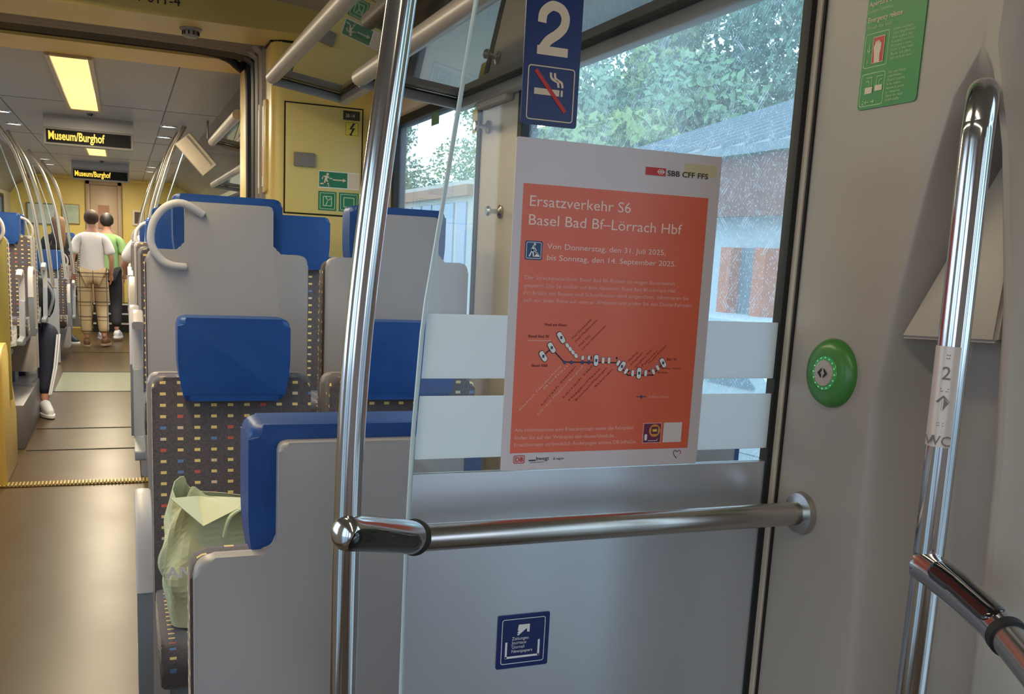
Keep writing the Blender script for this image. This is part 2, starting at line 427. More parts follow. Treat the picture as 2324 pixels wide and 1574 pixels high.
def window(n, x, y0, y1, z0, z1, gm, sign=1, fw=0.035):
    b = MB()
    b.b6(x - 0.006, x + 0.05, y0, y0 + fw, z0, z1, 0.003, 1); b.b6(x - 0.006, x + 0.05, y1 - fw, y1, z0, z1, 0.003, 1)
    b.b6(x - 0.006, x + 0.05, y0, y1, z0, z0 + fw, 0.003, 1); b.b6(x - 0.006, x + 0.05, y0, y1, z1 - fw, z1, 0.003, 1)
    o = struct(b.build('window_%d' % n, M_rubber))
    g = MB().b6(x + 0.02, x + 0.026, y0 + fw * .6, y1 - fw * .6, z0 + fw * .6, z1 - fw * .6).build('pane', gm, o, smooth=False)
    return o
window(1, XR, 1.17, 2.735, WZ0, 2.03, G_win)
window(2, XR, 3.06, 4.19, WZ0, 2.0, G_win2)
# sticker in the far window
yst = tag(MB().b6(XR - 0.004, XR - 0.002, 3.08, 3.145, 1.842, 1.915).build('window_sticker', M_yelsign), 'small square yellow sticker in the top corner of the far side window', 'sticker')
gst = tag(MB().b6(XR - 0.004, XR - 0.002, 3.53, 3.62, 1.915, 1.985).build('window_sticker', M_greendk), 'small dark green sticker high on the far side window', 'sticker')

# ceiling of our car: shallow vault running along the train
prof = [(-1.56, 2.2), (-1.25, 2.36), (-0.9, 2.42), (-0.23, 2.45), (0.45, 2.43), (0.80, 2.40), (1.0, 2.3), (1.15, 2.15)]
b = MB()
top = prof + [(1.15, 2.62), (-1.56, 2.62)]
b.prism(top, 'y', -2.6, 4.30)
struct(b.build('ceiling', mat('cream_ceiling_panel', lin(176, 160, 140), 0.45, var=0.03, scale=2), smooth=False))
# header over the gangway and walls around it
b = MB()
b.b6(-1.56, 1.15, 4.19, 4.53, 2.30, 2.62); b.b6(-1.56, 1.15, 4.98, 5.34, 2.30, 2.62)
b.b6(-1.56, -1.06, 4.19, 4.55, 0, 2.3); b.b6(-1.56, -1.06, 4.98, 5.34, 0, 2.3)
struct(b.build('wall_front', M_yellow, smooth=False))
b = MB(); b.prism(rpoly([(0.575, 0), (0.70, 0), (0.70, 2.31), (0.575, 2.31)], [0, 0, 0, 0.03]), 'y', 5.0, 5.34, 0.006, 2); b.b6(0.70, 1.15, 5.0, 5.34, 0, 2.31)
struct(b.build('trim_7', M_yellow))
# gangway bellows: dark rubber arch with folds
bel = thing('gangway_bellows', 'dark folded rubber gangway bellows between the two carriages', 'bellows', (AX, 4.76, 0))
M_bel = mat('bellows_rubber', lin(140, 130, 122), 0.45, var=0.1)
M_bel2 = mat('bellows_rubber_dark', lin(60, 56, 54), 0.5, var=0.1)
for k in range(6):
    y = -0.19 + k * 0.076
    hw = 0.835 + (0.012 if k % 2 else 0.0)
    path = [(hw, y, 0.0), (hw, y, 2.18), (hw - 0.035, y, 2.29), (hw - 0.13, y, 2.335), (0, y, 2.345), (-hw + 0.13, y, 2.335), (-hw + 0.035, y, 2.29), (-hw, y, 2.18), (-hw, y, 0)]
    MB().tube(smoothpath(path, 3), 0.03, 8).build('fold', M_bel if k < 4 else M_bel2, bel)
MB().b6(0.86, 1.3, -0.22, 0.23, 0, 2.6).b6(-1.2, -0.86, -0.22, 0.23, 0, 2.6).b6(-1.2, 1.3, -0.22, 0.23, 2.37, 2.6).build('backing', M_rubber, bel, smooth=False)
hw = 0.815
MB().tube(smoothpath([(hw, 0.235, 0), (hw, 0.235, 2.16), (hw - 0.05, 0.235, 2.27), (hw - 0.16, 0.225, 2.325), (0.3, 0.22, 2.335), (-0.8, 0.22, 2.335)], 4), 0.022, 8).build('edge_seal', M_rubber, bel)

struct(MB().b6(-1.04, 0.44, 4.56, 4.96, 2.335, 2.36).build('trim_23', M_yellow, smooth=False))
# electrical cabinet right of the gangway
cab = thing('equipment_cabinet', 'tall yellow equipment cabinet with door beside the gangway', 'cabinet', (0.6, 4.35, 0))
o = MB().prism(rpoly([(0.0, 0.37), (0.0, 0.0), (0.55, 0.0), (0.55, 0.37)], [0, 0.05, 0, 0], 8), 'z', 0, 2.296, 0.008, 2).build('body', M_yellow, cab)
g = MB(); g.b6(0.053, 0.40, -0.002, 0.0005, 1.578, 2.053); g.build('door_gap', M_hole, cab, smooth=False)
d = MB().b6(0.059, 0.394, -0.009, -0.001, 1.584, 2.047, 0.003, 2).build('door', M_yellowd, cab)
MB().b6(0.094, 0.186, -0.024, -0.008, 1.782, 1.842, 0.004, 2).build('latch_plate', mat('latch_grey', lin(128, 118, 112), 0.5), d)
g = MB(); g.b6(0.05, 0.4, -0.001, 0.0005, 2.294, 2.300); g.tube([(0.0, 0.3, 2.297), (0.0, 0.03, 2.297), (0.05, -0.002, 2.297), (0.5, -0.002, 2.297)], 0.005, 8); g.build('top_seam', M_hole, cab)

# header lettering and detector
ht = text('521 011-4', 0.052, (0.005, 4.187, 2.343), M_dkprint, None, width=0.215)
ht.name = 'carriage_number'; tag(ht, 'black carriage number 521 011-4 on the yellow header', 'lettering')
sd = thing('smoke_detector', 'small round slotted detector on the grey underside of the header', 'detector', (0.272, 4.36, 2.30))
MB().lathe([(0.0, 0.0), (0.045, 0.0), (0.045, -0.006), (0.034, -0.012), (0.03, -0.012)], (0, 0, 0), (0, 0, 1), 24).build('base', M_frame, sd)
MB().lathe([(0.03, -0.008), (0.032, -0.03), (0.026, -0.036), (0, -0.036)], (0, 0, 0), (0, 0, 1), 24).build('sensor', M_frame, sd)
for k in range(10):
    a = 2 * PI * k / 10
    MB().box((0.032 * math.cos(a), 0.032 * math.sin(a), -0.02), (0.006, 0.006, 0.014)).build('slot', M_hole, sd)

# cabinet stickers
t = tag(MB().b6(0.908, 0.982, 4.339, 4.3405, 1.998, 2.038).build('number_plate', M_blackgloss), 'small black number plate at the top of the yellow cabinet door', 'label')
text('20-14', 0.022, (0.918, 4.3385, 2.010), M_cream, t, width=0.04)
t = tag(MB().prism(rrect(0.914, 0.982, 1.928, 1.994, 0.004), 'y', 4.3405, 4.339).build('warning_sticker', M_yelsign), 'yellow high voltage sticker with black lightning bolt on the cabinet door', 'sticker')
frameF(0.919, 0.977, 1.933, 1.989, 0.0015, 4.3390, 0.0004, M_dkprint, 'border', t)
flatF([(0.952, 1.986), (0.936, 1.958), (0.949, 1.961), (0.941, 1.940), (0.936, 1.943), (0.940, 1.932), (0.951, 1.936), (0.947, 1.939), (0.962, 1.966), (0.948, 1.964), (0.962, 1.985)], 4.3388, 0.0003, M_dkprint, 'lightning_bolt', t)
def run_man(par, cx, cz, s, y, m):
    q = lambda a: [(cx + p[0] * s, cz + p[1] * s) for p in a]
    flatF([(cx + 0.5 * s + 0.11 * s * math.cos(k * PI / 6), cz + 0.95 * s + 0.11 * s * math.sin(k * PI / 6)) for k in range(12)], y, 0.0003, m, 'running_figure', par)
    flatF(q([(0.32, 0.84), (0.56, 0.80), (0.44, 0.40), (0.22, 0.42)]), y, 0.0003, m, 'running_figure', par)
    for p, w in (([(0.35, 0.78), (0.08, 0.72), (0.02, 0.52)], 0.09), ([(0.54, 0.76), (0.68, 0.58), (0.88, 0.60)], 0.09), ([(0.30, 0.42), (0.22, 0.14), (-0.1, 0.10)], 0.12), ([(0.40, 0.44), (0.58, 0.26), (0.52, -0.02), (0.62, -0.04)], 0.12)):
        strokeF(q(p), w * s, y - 0.0004, m, 'running_figure', par)
t = tag(MB().b6(0.803, 0.985, 4.339, 4.3405, 1.699, 1.772).build('escape_sign', M_white), 'green escape sign with white running figure and arrow on the cabinet', 'sign')
flatF([(0.806, 1.703), (0.932, 1.703), (0.932, 1.769), (0.806, 1.769)], 4.339, 0.0004, M_greendk, 'green_field', t)
flatF([(0.936, 1.703), (0.982, 1.703), (0.982, 1.769), (0.936, 1.769)], 4.339, 0.0004, M_cream, 'door_field', t)
run_man(t, 0.818, 1.711, 0.05, 4.3385, M_cream)
strokeF([(0.868, 1.736), (0.915, 1.736)], 0.005, 4.338, M_cream, 'arrow', t)
flatF([(0.912, 1.728), (0.927, 1.736), (0.912, 1.744)], 4.3385, 0.0004, M_cream, 'arrow', t)
for i, (x0, x1) in enumerate(((0.804, 0.884), (0.896, 0.985))):
    t = tag(MB().b6(x0, x1, 4.339, 4.3405, 1.601, 1.684).build('emergency_sign', M_greendk), ('left' if i == 0 else 'right') + ' small square green emergency sign below the escape sign', 'sign')
    frameF(x0 + .006, x1 - .006, 1.607, 1.678, 0.0025, 4.339, 0.0004, M_greenpr, 'border', t)
    frameF(x0 + .02, x1 - .02, 1.620, 1.664, 0.0035, 4.339, 0.0004, M_greenpr, 'symbol', t)
    if i == 0: strokeF([(0.835, 1.662), (0.846, 1.645), (0.862, 1.655)], 0.004, 4.3384, M_greenpr, 'symbol', t); strokeF([(0.846, 1.645), (0.838, 1.626)], 0.004, 4.3384, M_greenpr, 'symbol', t)
# framed poster on the cabinet's side facing the passage
t = thing('framed_notice', 'narrow framed notice on the side of the yellow cabinet', 'poster', (0.6, 4.59, 1.87))
MB().prism(rrect(-0.125, 0.125, -0.20, 0.20, 0.02), 'x', -0.012, 0.0, 0.003, 2).build('frame', M_yellowd, t)
MB().b6(-0.0145, -0.0125, -0.10, 0.10, -0.175, 0.175).build('print', M_cream, t)
MB().b6(-0.0155, -0.0147, -0.06, 0.05, -0.13, 0.0).build('red_mark', mat('soft_red_print', lin(200, 100, 80), 0.5), t)

# luggage racks --------------------------------------------------------------
def rack(label, x0, z0, x1, z1, y0, y1, mg=G_rack):
    t = thing('luggage_rack', label, 'luggage rack', (x0, y0, z0))
    dz = z1 - z0; w = x1 - x0; L = y1 - y0
    MB().tube([(0, 0, 0), (0, L - 0.012, 0), (0, L, 0)], [0.027, 0.027, 0.021], 20).build('front_rail', M_rack, t)
    ang = math.atan2(dz, w); ln = math.hypot(w, dz)
    R = Matrix.Rotation(-ang, 3, 'Y')
    MB().box((w / 2, L - 0.012, dz / 2 - 0.014), (ln, 0.024, 0.03), R, 0.003).build('end_bar', M_frame, t)
    MB().box((w - 0.012, L / 2, dz - 0.014), (0.03, L, 0.034), R, 0.003).build('wall_bar', M_rack, t)
    MB().box((w / 2 - 0.005, L - 0.026, dz / 2 + 0.002), (ln - 0.01, 0.004, 0.006), R).build('shelf_gasket', M_rubber, t)
    MB().box((w - 0.030, L / 2, dz + 0.003), (0.006, L - 0.03, 0.006), R).build('shelf_gasket', M_rubber, t)
    MB().box((w / 2, L / 2, dz / 2 + 0.010), (ln - 0.02, L - 0.03, 0.008), R).build('glass_shelf', mg, t, smooth=False)
    return t
rack('luggage rack with thick grey rail above the aisle seats, yellow reflections in its glass', 0.565, 2.100, 0.865, 2.055, 1.45, 4.09)
rack('lower luggage rack with smoked glass above the window seats beside the side window', 0.725, 1.990, 1.085, 1.952, 1.22, 3.23)

struct(MB().b6(1.062, 1.10, 1.17, 3.06, 1.927, 2.06, 0.006).build('trim_22', mat('grey_window_header', lin(196, 186, 176), 0.4)))
# coat hooks on the window pillar
for i, (y, z) in enumerate(((2.995, 1.848), (2.850, 1.577))):
    t = thing('coat_hook', ('upper' if i == 0 else 'lower') + ' metal coat peg on the beige pillar between the windows', 'coat hook', (XR, y, z), group='coat pegs on the window pillar')
    MB().lathe([(0, 0), (0.019, 0), (0.021, -0.006), (0.008, -0.012), (0.007, -0.034), (0.014, -0.038), (0.016, -0.044), (0.012, -0.05), (0, -0.05)], (0, 0, 0), (1, 0, 0), 24).build('peg', M_brush, t)
# pillar air cover and vertical joints
tr8 = struct(MB().b6(XR - 0.03, XR, 2.78, 3.05, 1.905, 1.95, 0.006).build('trim_8', M_pillar))

# ------------------------------------------------------------------ vestibule wall, X about 0.90
def edgeY(z):
    P = [(0.0, 0.745), (0.974, 0.737), (1.218, 0.747), (1.412, 0.766), (1.587, 0.799), (1.70, 0.832), (1.80, 0.830), (2.3, 0.85), (2.6, 0.86)]
    for i in range(len(P) - 1):
        if P[i][0] <= z <= P[i + 1][0]:
            t = (z - P[i][0]) / (P[i + 1][0] - P[i][0]); return P[i][1] * (1 - t) + P[i + 1][1] * t
    return P[-1][1]
def sm(t): t = max(0, min(1, t)); return t * t * (3 - 2 * t)
def leftW(z):
    P = [(0.0, 0.085), (0.88, 0.095), (1.08, 0.105), (1.27, 0.11), (1.40, 0.088), (1.56, 0.056), (1.65, 0.033), (1.70, 0.0)]
    if z >= 1.70: return 0
    for i in range(len(P) - 1):
        if P[i][0] <= z <= P[i + 1][0]:
            t = (z - P[i][0]) / (P[i + 1][0] - P[i][0]); return P[i][1] * (1 - t) + P[i + 1][1] * t
    return 0
def wx(y, z):
    lw = leftW(z); d = 0
    if lw > 0:
        c = 0.853; rw = max(0.004, c - edgeY(z) - 0.006)
        s = (y - c) / lw if y > c else (c - y) / rw
        soft = 0.018 + 0.05 * sm((1.35 - z) / 0.4)
        dist = (1 - s) * (lw if y > c else rw)
        d = 0.055 * sm(dist / soft) * sm((1.70 - z) / 0.05)
    return 0.90 + d
bm = bmesh.new()
zs = [0.0, 0.3, 0.6] + [0.75 + i * 0.0125 for i in range(76)] + [1.70, 1.75, 1.8, 2.0, 2.3, 2.6]
grid = []
def seg3(z):
    """column positions that follow the recess outline, with the recess depth at each"""
    e = edgeY(z); c = 0.853; lw = max(leftW(z), 0.0005); rw = max(0.004, min(c - e - 0.008, lw * 1.6)); D = 0.095 * sm((1.70 - z) / 0.13)
    fl_ = 0.55 if z > 1.3 else 0.55 + 0.2 * sm((1.3 - z) / 0.3)     # share of the half width taken by the flank
    out = []
    for j in range(6): out.append((e + (c - rw - e) * j / 6, 0.0))
    for j in range(16):
        s_ = 1 - j / 16; out.append((c - rw * s_, D * sm((1 - s_) / 0.6)))
    for j in range(40):
        s_ = j / 40; out.append((c + lw * s_, D * sm((1 - s_) / fl_)))
    for j in range(17): out.append((c + lw + (1.146 - c - lw) * j / 16, 0.0))
    return out
for z in zs:
    row = [bm.verts.new((0.90 + d, y, z)) for (y, d) in seg3(z)]; e = edgeY(z)
    jm = []
    for (dx, dy) in ((1.3, -0.10), (0.45, -0.055), (0.2, -0.045), (0.10, -0.036), (0.05, -0.028), (0.025, -0.018), (0.008, -0.008)):
        jm.append(bm.verts.new((0.90 + dx * 0.9, e + dy, z)))
    grid.append(jm + row)
for i in range(len(grid) - 1):
    for j in range(len(grid[0]) - 1):
        bm.faces.new((grid[i][j], grid[i][j + 1], grid[i + 1][j + 1], grid[i + 1][j]))
mb = MB(); mb.bm.free(); mb.bm = bm
wr = struct(mb.build('wall_right', M_wall))
# wedge shaped boss inside the recess
b = MB()
w0 = [(0.928, 1.364), (0.784, 1.372)]
tipz, tipy = 1.63, 0.850
v = [b.bm.verts.new(p) for p in [(0.903, 0.928, 1.364), (0.903, 0.784, 1.372), (0.988, tipy - 0.006, tipz), (0.988, tipy + 0.006, tipz), (1.002, 0.928, 1.364), (1.002, 0.784, 1.372), (1.002, tipy - 0.006, tipz), (1.002, tipy + 0.006, tipz)]]
for f in ((0, 1, 2, 3), (4, 7, 6, 5), (0, 4, 5, 1), (1, 5, 6, 2), (2, 6, 7, 3), (3, 7, 4, 0)): b.bm.faces.new([v[i] for i in f])
bmesh.ops.bevel(b.bm, geom=list(b.bm.edges), offset=0.004, segments=3, affect='EDGES')
struct(b.build('trim_9', M_wall))
# window-side end of the partition: black seal and two thin profiles
struct(MB().b6(0.884, 0.900, 1.140, 1.160, 0, 2.4, 0.002).build('trim_10', M_rubber))
struct(MB().b6(0.900, 1.10, 1.146, 1.165, 0, 2.6).build('trim_11', M_pillar, smooth=False))
struct(MB().b6(0.893, 0.9005, 1.1300, 1.1410, 0.0, 2.45, 0.001, 1).build('trim_12', M_pillar, smooth=False))
struct(MB().b6(0.8965, 0.9010, 1.1262, 1.1298, 0.0, 2.45).build('trim_13', M_rubber, smooth=False))

# rest of the vestibule around the camera: doors with glass, rear wall
wall_with_holes('wall_left', XL, -2.6, 4.3, 0, 2.4, [(-0.55, 0.75, 0.06, 2.05), (1.5, 2.8, 0.95, 1.95), (3.0, 4.0, 0.95, 1.95), (-2.3, -0.9, 0.6, 1.95)], M_wall, sign=-1)
wall_with_holes('wall_right', 1.16, -2.6, 0.80, 0, 2.6, [(-0.50, 0.66, 0.06, 2.05), (-2.3, -0.75, 0.55, 1.95)], M_wall)
def door(n, x, y0, y1):
    b = MB(); ym = (y0 + y1) / 2
    for (a, c) in ((y0, ym - 0.004), (ym + 0.004, y1)):
        b.b6(x - 0.02, x + 0.02, a, a + 0.05, 0.06, 2.05, 0.004, 1); b.b6(x - 0.02, x + 0.02, c - 0.05, c, 0.06, 2.05, 0.004, 1)
        b.b6(x - 0.02, x + 0.02, a, c, 0.06, 0.14, 0.004, 1); b.b6(x - 0.02, x + 0.02, a, c, 1.97, 2.05, 0.004, 1)
    o = struct(b.build('door_%d' % n, M_wall))
    MB().b6(x - 0.003, x + 0.003, y0 + 0.05, ym - 0.05, 0.14, 1.97).b6(x - 0.003, x + 0.003, ym + 0.05, y1 - 0.05, 0.14, 1.97).build('pane', G_win2, o, smooth=False)
door(1, XL - 0.02, -0.55, 0.75); door(2, 1.18, -0.50, 0.66)
struct(MB().b6(XL, 1.2, -2.65, -2.6, 0, 2.6).build('wall_back', M_wall, smooth=False))

# ceiling lamps of our own car (seen reflected in the side window)
def lamp_panel(label, x, y0, y1, z, power, w=0.20, dm=None, hang=0.0, grp='long warm lamp panels in the ceiling', col=(1.0, 0.80, 0.45)):
    t = thing('ceiling_lamp', label, 'lamp', (x, (y0 + y1) / 2, z), group=grp)
    L = y1 - y0
    MB().b6(-w / 2, w / 2, -L / 2, L / 2, -0.008, 0.004).build('diffuser', dm or M_lampy, t, smooth=False)
    if hang: MB().b6(-w / 2 - 0.02, w / 2 + 0.02, -L / 2 - 0.01, L / 2 + 0.01, 0.004, hang, 0.004).build('housing', M_ceil, t)
    b = MB()
    for s_ in (-1, 1): b.b6(s_ * (w / 2 + 0.012) - 0.012, s_ * (w / 2 + 0.012) + 0.012, -L / 2 - 0.01, L / 2 + 0.01, -0.014, 0.006, 0.003, 1)
    for s_ in (-1, 1): b.b6(-w / 2, w / 2, s_ * (L / 2 + 0.01) - 0.01, s_ * (L / 2 + 0.01) + 0.01, -0.014, 0.006, 0.003, 1)
    b.build('frame', mat('lamp_frame', lin(190, 175, 150), 0.3, 0.5), t)
    ld = bpy.data.lights.new('lamp_light', 'AREA'); ld.shape = 'RECTANGLE'; ld.size = w * 0.9; ld.size_y = L * 0.95; ld.energy = power; ld.color = col
    lo = bpy.data.objects.new('lamp_light', ld); C.objects.link(lo); lo.parent = t; lo.location = (0, 0, -0.012)
    return t
M_lampn = mat('bright_lamp_diffuser', (0.8, 0.7, 0.4), 0.4, var=0.0, emit=(1.0, 0.76, 0.36), estr=2.5)
lamp_panel('long warm ceiling lamp over the aisle in the near carriage', AX, 1.3, 3.95, 2.335, 24, dm=M_lampn, hang=0.11, col=(1.0, 0.84, 0.55))
lamp_panel('long warm ceiling lamp over the vestibule', AX, -1.9, 0.7, 2.44, 11, col=(1.0, 0.86, 0.66))

# ------------------------------------------------------------------ partition
part = thing('glass_partition', 'tall glass wind screen with frosted bands and metal lower panel', 'partition', (0.6, 1.15, 0))
EDGE = [(0.0, 0.330), (0.60, 0.331), (0.856, 0.333), (1.05, 0.334), (1.202, 0.3375), (1.36, 0.3465), (1.496, 0.366), (1.742, 0.399), (1.90, 0.424), (2.20, 0.475)]
def ex(z):
    for i in range(len(EDGE) - 1):
        if EDGE[i][0] <= z <= EDGE[i + 1][0]:
            t_ = (z - EDGE[i][0]) / (EDGE[i + 1][0] - EDGE[i][0]); return EDGE[i][1] * (1 - t_) + EDGE[i + 1][1] * t_
    return EDGE[-1][1]
def pan(z0, z1, y0, y1, m, name, x1=0.884, inset=0.0):
    zz = [z0 + (z1 - z0) * i / 14 for i in range(15)]
    pts = [(ex(z) + inset, z) for z in zz] + [(x1, z1), (x1, z0)]
    pts = [(p[0] - 0.6, p[1]) for p in pts]
    return MB().prism(pts, 'y', y0 - 1.15, y1 - 1.15).build(name, m, part, smooth=False)
pan(1.158, 2.2, 1.146, 1.154, G_part, 'glass_pane')
pan(0.02, 1.158, 1.144, 1.156, M_sheet, 'lower_panel', inset=0.002)
b = MB().tube([(ex(z) - 0.6, 0, z) for z in [0.02 + i * 0.04 for i in range(55)]], 0.0030, 8).build('glass_edge', G_edge, part)
pan(1.283, 1.365, 1.1445, 1.1458, G_frost, 'frosted_band', inset=0.003)
pan(1.1785, 1.2605, 1.1445, 1.1458, G_frost, 'frosted_band', inset=0.003)

# poster -------------------------------------------------------------------
po = tag(MB().prism(rrect(0.458, 0.762, 1.1595, 1.5885, 0.003), 'y', 1.1444, 1.1428).build('poster', M_paper, smooth=False), 'orange and white rail replacement notice taped to the glass partition', 'poster')
YP = 1.1426
flatF([(0.470, 1.183), (0.745, 1.183), (0.745, 1.5325), (0.470, 1.5325)], YP + 0.0001, 0.0003, M_orange, 'orange_field', po)
YT = YP - 0.0006
def pt(s, x, z, cap, w, m=M_pinkp, bold=0.0, rot=0.0, name='lettering'):
    return text(s, cap / 0.72, (x, YT, z), m, po, bold=bold, rot=rot, width=w, name=name)
M_ptx = mat('poster_white_print', lin(250, 222, 215), 0.5, var=0.0)
pt('Ersatzverkehr S6', 0.478, 1.505, 0.0138, 0.146, M_ptx)
pt('Basel Bad Bf\u2013L\u00f6rrach Hbf', 0.478, 1.4815, 0.0138, 0.227, M_ptx)
pt('Von Donnerstag, den 31. Juli 2025,', 0.507, 1.4525, 0.0072, 0.177, M_ptx)
pt('bis Sonntag, den 14. September 2025.', 0.507, 1.4380, 0.0072, 0.194, M_ptx)
for z, s, w in ((1.4125, 'Der Streckenabschnitt Basel Bad Bf\u2013Riehen ist wegen Bauarbeiten', 0.224), (1.4025, 'gesperrt. Die S6 entf\u00e4llt auf dem Abschnitt Basel Bad Bf\u2013L\u00f6rrach Hbf.', 0.228), (1.3930, 'Ein Ersatz mit Bussen und Schnellbussen wird eingerichtet. Informieren Sie', 0.248), (1.3835, 'sich vor jeder Reise auf unserer Webseite und pr\u00fcfen Sie den Online-Fahrplan.', 0.256)):
    pt(s, 0.4775, z, 0.0050, w, M_pinkp)
for z, s, w in ((1.2120, 'Alle Informationen zum Ersatzkonzept sowie die Fahrpl\u00e4ne', 0.179), (1.2015, 'finden Sie auf der Webseite sbb-deutschland.de.', 0.150), (1.1920, 'Ersatzkonzept vorbehaltlich \u00c4nderungen seitens DB InfraGo.', 0.184)):
    pt(s, 0.4750, z, 0.0052, w, M_pinkp)
# road works pictogram
flatF(rrect(0.4765, 0.5005, 1.4375, 1.4615, 0.002), YT, 0.0002, M_navyp, 'pictogram_field', po)
frameF(0.4780, 0.4990, 1.4390, 1.4600, 0.0007, YT, 0.0003, M_white, 'pictogram_border', po, 0.002)
flatF([(0.4895 + 0.0016 * math.cos(k * PI / 6), 1.4573 + 0.0016 * math.sin(k * PI / 6)) for k in range(12)], YT - .0003, 0.0001, M_white, 'pictogram_figure', po)
for p, w in (([(0.488, 1.4545), (0.4865, 1.4495)], 0.003), ([(0.4865, 1.4500), (0.4825, 1.4420)], 0.0018), ([(0.4870, 1.4490), (0.4885, 1.4420)], 0.0018), ([(0.4885, 1.4545), (0.4920, 1.4490)], 0.0013), ([(0.485, 1.4520), (0.4940, 1.4450)], 0.0010)):
    strokeF(p, w, YT - 0.0004, M_white, 'pictogram_figure', po)
flatF([(0.4895, 1.4415), (0.4975, 1.4415), (0.4935, 1.4475)], YT - .0003, 0.0001, M_white, 'pictogram_figure', po)
# logo and tape
flatF([(0.703, 1.560), (0.755, 1.560), (0.755, 1.576), (0.703, 1.576)], YP + 0.0002, 0.0002, M_tape, 'yellowed_patch', po)
flatF([(0.644, 1.5565), (0.6745, 1.5565), (0.6745, 1.5665), (0.644, 1.5665)], YT, 0.0002, M_red, 'rail_emblem', po)
cx, cz = 0.667, 1.5615
strokeF([(cx - 0.0035, cz), (cx + 0.0035, cz)], 0.0012, YT - 0.0003, M_white, 'rail_emblem', po)
strokeF([(cx, cz - 0.0026), (cx, cz + 0.0026)], 0.0012, YT - 0.00035, M_white, 'rail_emblem', po)
for s_ in (-1, 1):
    strokeF([(cx + s_ * 0.0018, cz + 0.0030), (cx + s_ * 0.0052, cz), (cx + s_ * 0.0018, cz - 0.0030)], 0.0010, YT - 0.0003, M_white, 'rail_emblem', po)
pt('SBB CFF FFS', 0.6770, 1.5575, 0.0072, 0.064, M_dkprint, bold=0.00012)
# bottom logos
frameF(0.4755, 0.4915, 1.1690, 1.1800, 0.0010, YT, 0.0002, M_red, 'db_emblem', po, 0.002)
pt('DB', 0.4777, 1.1715, 0.0062, 0.0115, M_red, bold=0.0002)
pt('bwegt', 0.5080, 1.1725, 0.0052, 0.019, M_dkprint)
strokeF([(0.498, 1.1725), (0.507, 1.1725)], 0.0016, YT, M_dkprint, 'lettering', po)
strokeF([(0.499, 1.1695), (0.520, 1.1700)], 0.0005, YT, M_dkprint, 'lettering', po)
pt('& region', 0.5335, 1.1725, 0.0034, 0.016, M_dkprint)
M_grn = mat('dark_green_print', lin(70, 90, 50), 0.5)
hp = [(0.7275, 1.1685), (0.7225, 1.1740), (0.7220, 1.1780), (0.7250, 1.1800), (0.7280, 1.1775), (0.7310, 1.1800), (0.7340, 1.1785), (0.7335, 1.1745), (0.7300, 1.1705)]
strokeF(hp[:5], 0.0009, YT, M_dkprint, 'heart_emblem', po); strokeF(hp[4:8], 0.0009, YT, M_red, 'heart_emblem', po); strokeF(hp[7:], 0.0009, YT, M_tape, 'heart_emblem', po)
# route map
strokeF([(0.558, 1.3120), (0.581, 1.3113), (0.620, 1.3113), (0.640, 1.2935), (0.672, 1.2935), (0.691, 1.3100)], 0.0028, YT, mat('rose_print', lin(214, 120, 115), 0.5), 'route_line', po)
strokeF([(0.534, 1.3380), (0.559, 1.3120)], 0.0012, YT - .0001, M_pinkp, 'route_line', po)
strokeF([(0.509, 1.3130), (0.5215, 1.3235), (0.541, 1.3055), (0.621, 1.3050), (0.639, 1.2878), (0.678, 1.2880), (0.693, 1.3040)], 0.0016, YT - .0002, M_dkprint, 'route_line', po)
for x, z in ((0.542, 1.305), (0.552, 1.305), (0.568, 1.305), (0.578, 1.305)):
    flatF([(x + 0.0023 * math.cos(k * PI / 5), z + 0.0027 * math.sin(k * PI / 5)) for k in range(10)], YT - .0003, 0.0001, M_navyp, 'stop_marker', po)
def pill(x, z, w, h, a, dark=False):
    pts = rrect(-w / 2, w / 2, -h / 2, h / 2, w * 0.5)
    ca, sa = math.cos(a), math.sin(a)
    rp = lambda k: [(x + (p[0] * k) * ca - (p[1] * (1 - (1 - k) * .5)) * sa, z + (p[0] * k) * sa + p[1] * (1 - (1 - k) * .5) * ca) for p in pts]
    flatF(rp(1.22), YT - .0004, 0.0001, M_dkprint, 'stop_marker', po)
    flatF(rp(1.0), YT - .0006, 0.0001, M_white, 'stop_marker', po)
    if dark: flatF([(x - 0.0016, z - 0.002), (x + 0.0016, z - 0.002), (x + 0.0016, z + 0.002), (x - 0.0016, z + 0.002)], YT - .0008, 0.0001, M_navyp, 'stop_marker', po)
for x, z, w, h, a, d in ((0.510, 1.3130, .0068, .0150, .62, True), (0.5215, 1.3245, .0068, .0150, .62, True), (0.5345, 1.3380, .0068, .0160, .62, True),
                         (0.5440, 1.3278, .0045, .0062, .62, False), (0.5485, 1.3232, .0045, .0062, .62, False), (0.5530, 1.3186, .0045, .0062, .62, False), (0.5578, 1.3140, .0045, .0062, .62, False),
                         (0.568, 1.3115, .004, .006, 0, False), (0.5775, 1.3115, .004, .006, 0, False), (0.5885, 1.3080, .0066, .0150, 0, True), (0.599, 1.3080, .0042, .0085, 0, False), (0.608, 1.3080, .0042, .0085, 0, False),
                         (0.6225, 1.3048, .0042, .0080, -.5, False), (0.6285, 1.3000, .0066, .0150, -.6, True), (0.6355, 1.2935, .0042, .0085, -.6, False), (0.6460, 1.2908, .0042, .0085, 0, False), (0.6560, 1.2908, .0066, .0150, 0, True), (0.6665, 1.2908, .0042, .0085, 0, False),
                         (0.6785, 1.2930, .0042, .0080, .5, False), (0.6850, 1.2985, .0042, .0080, .6, False), (0.6930, 1.3052, .0066, .0140, .6, True)):
    pill(x, z, w, h, a, d)
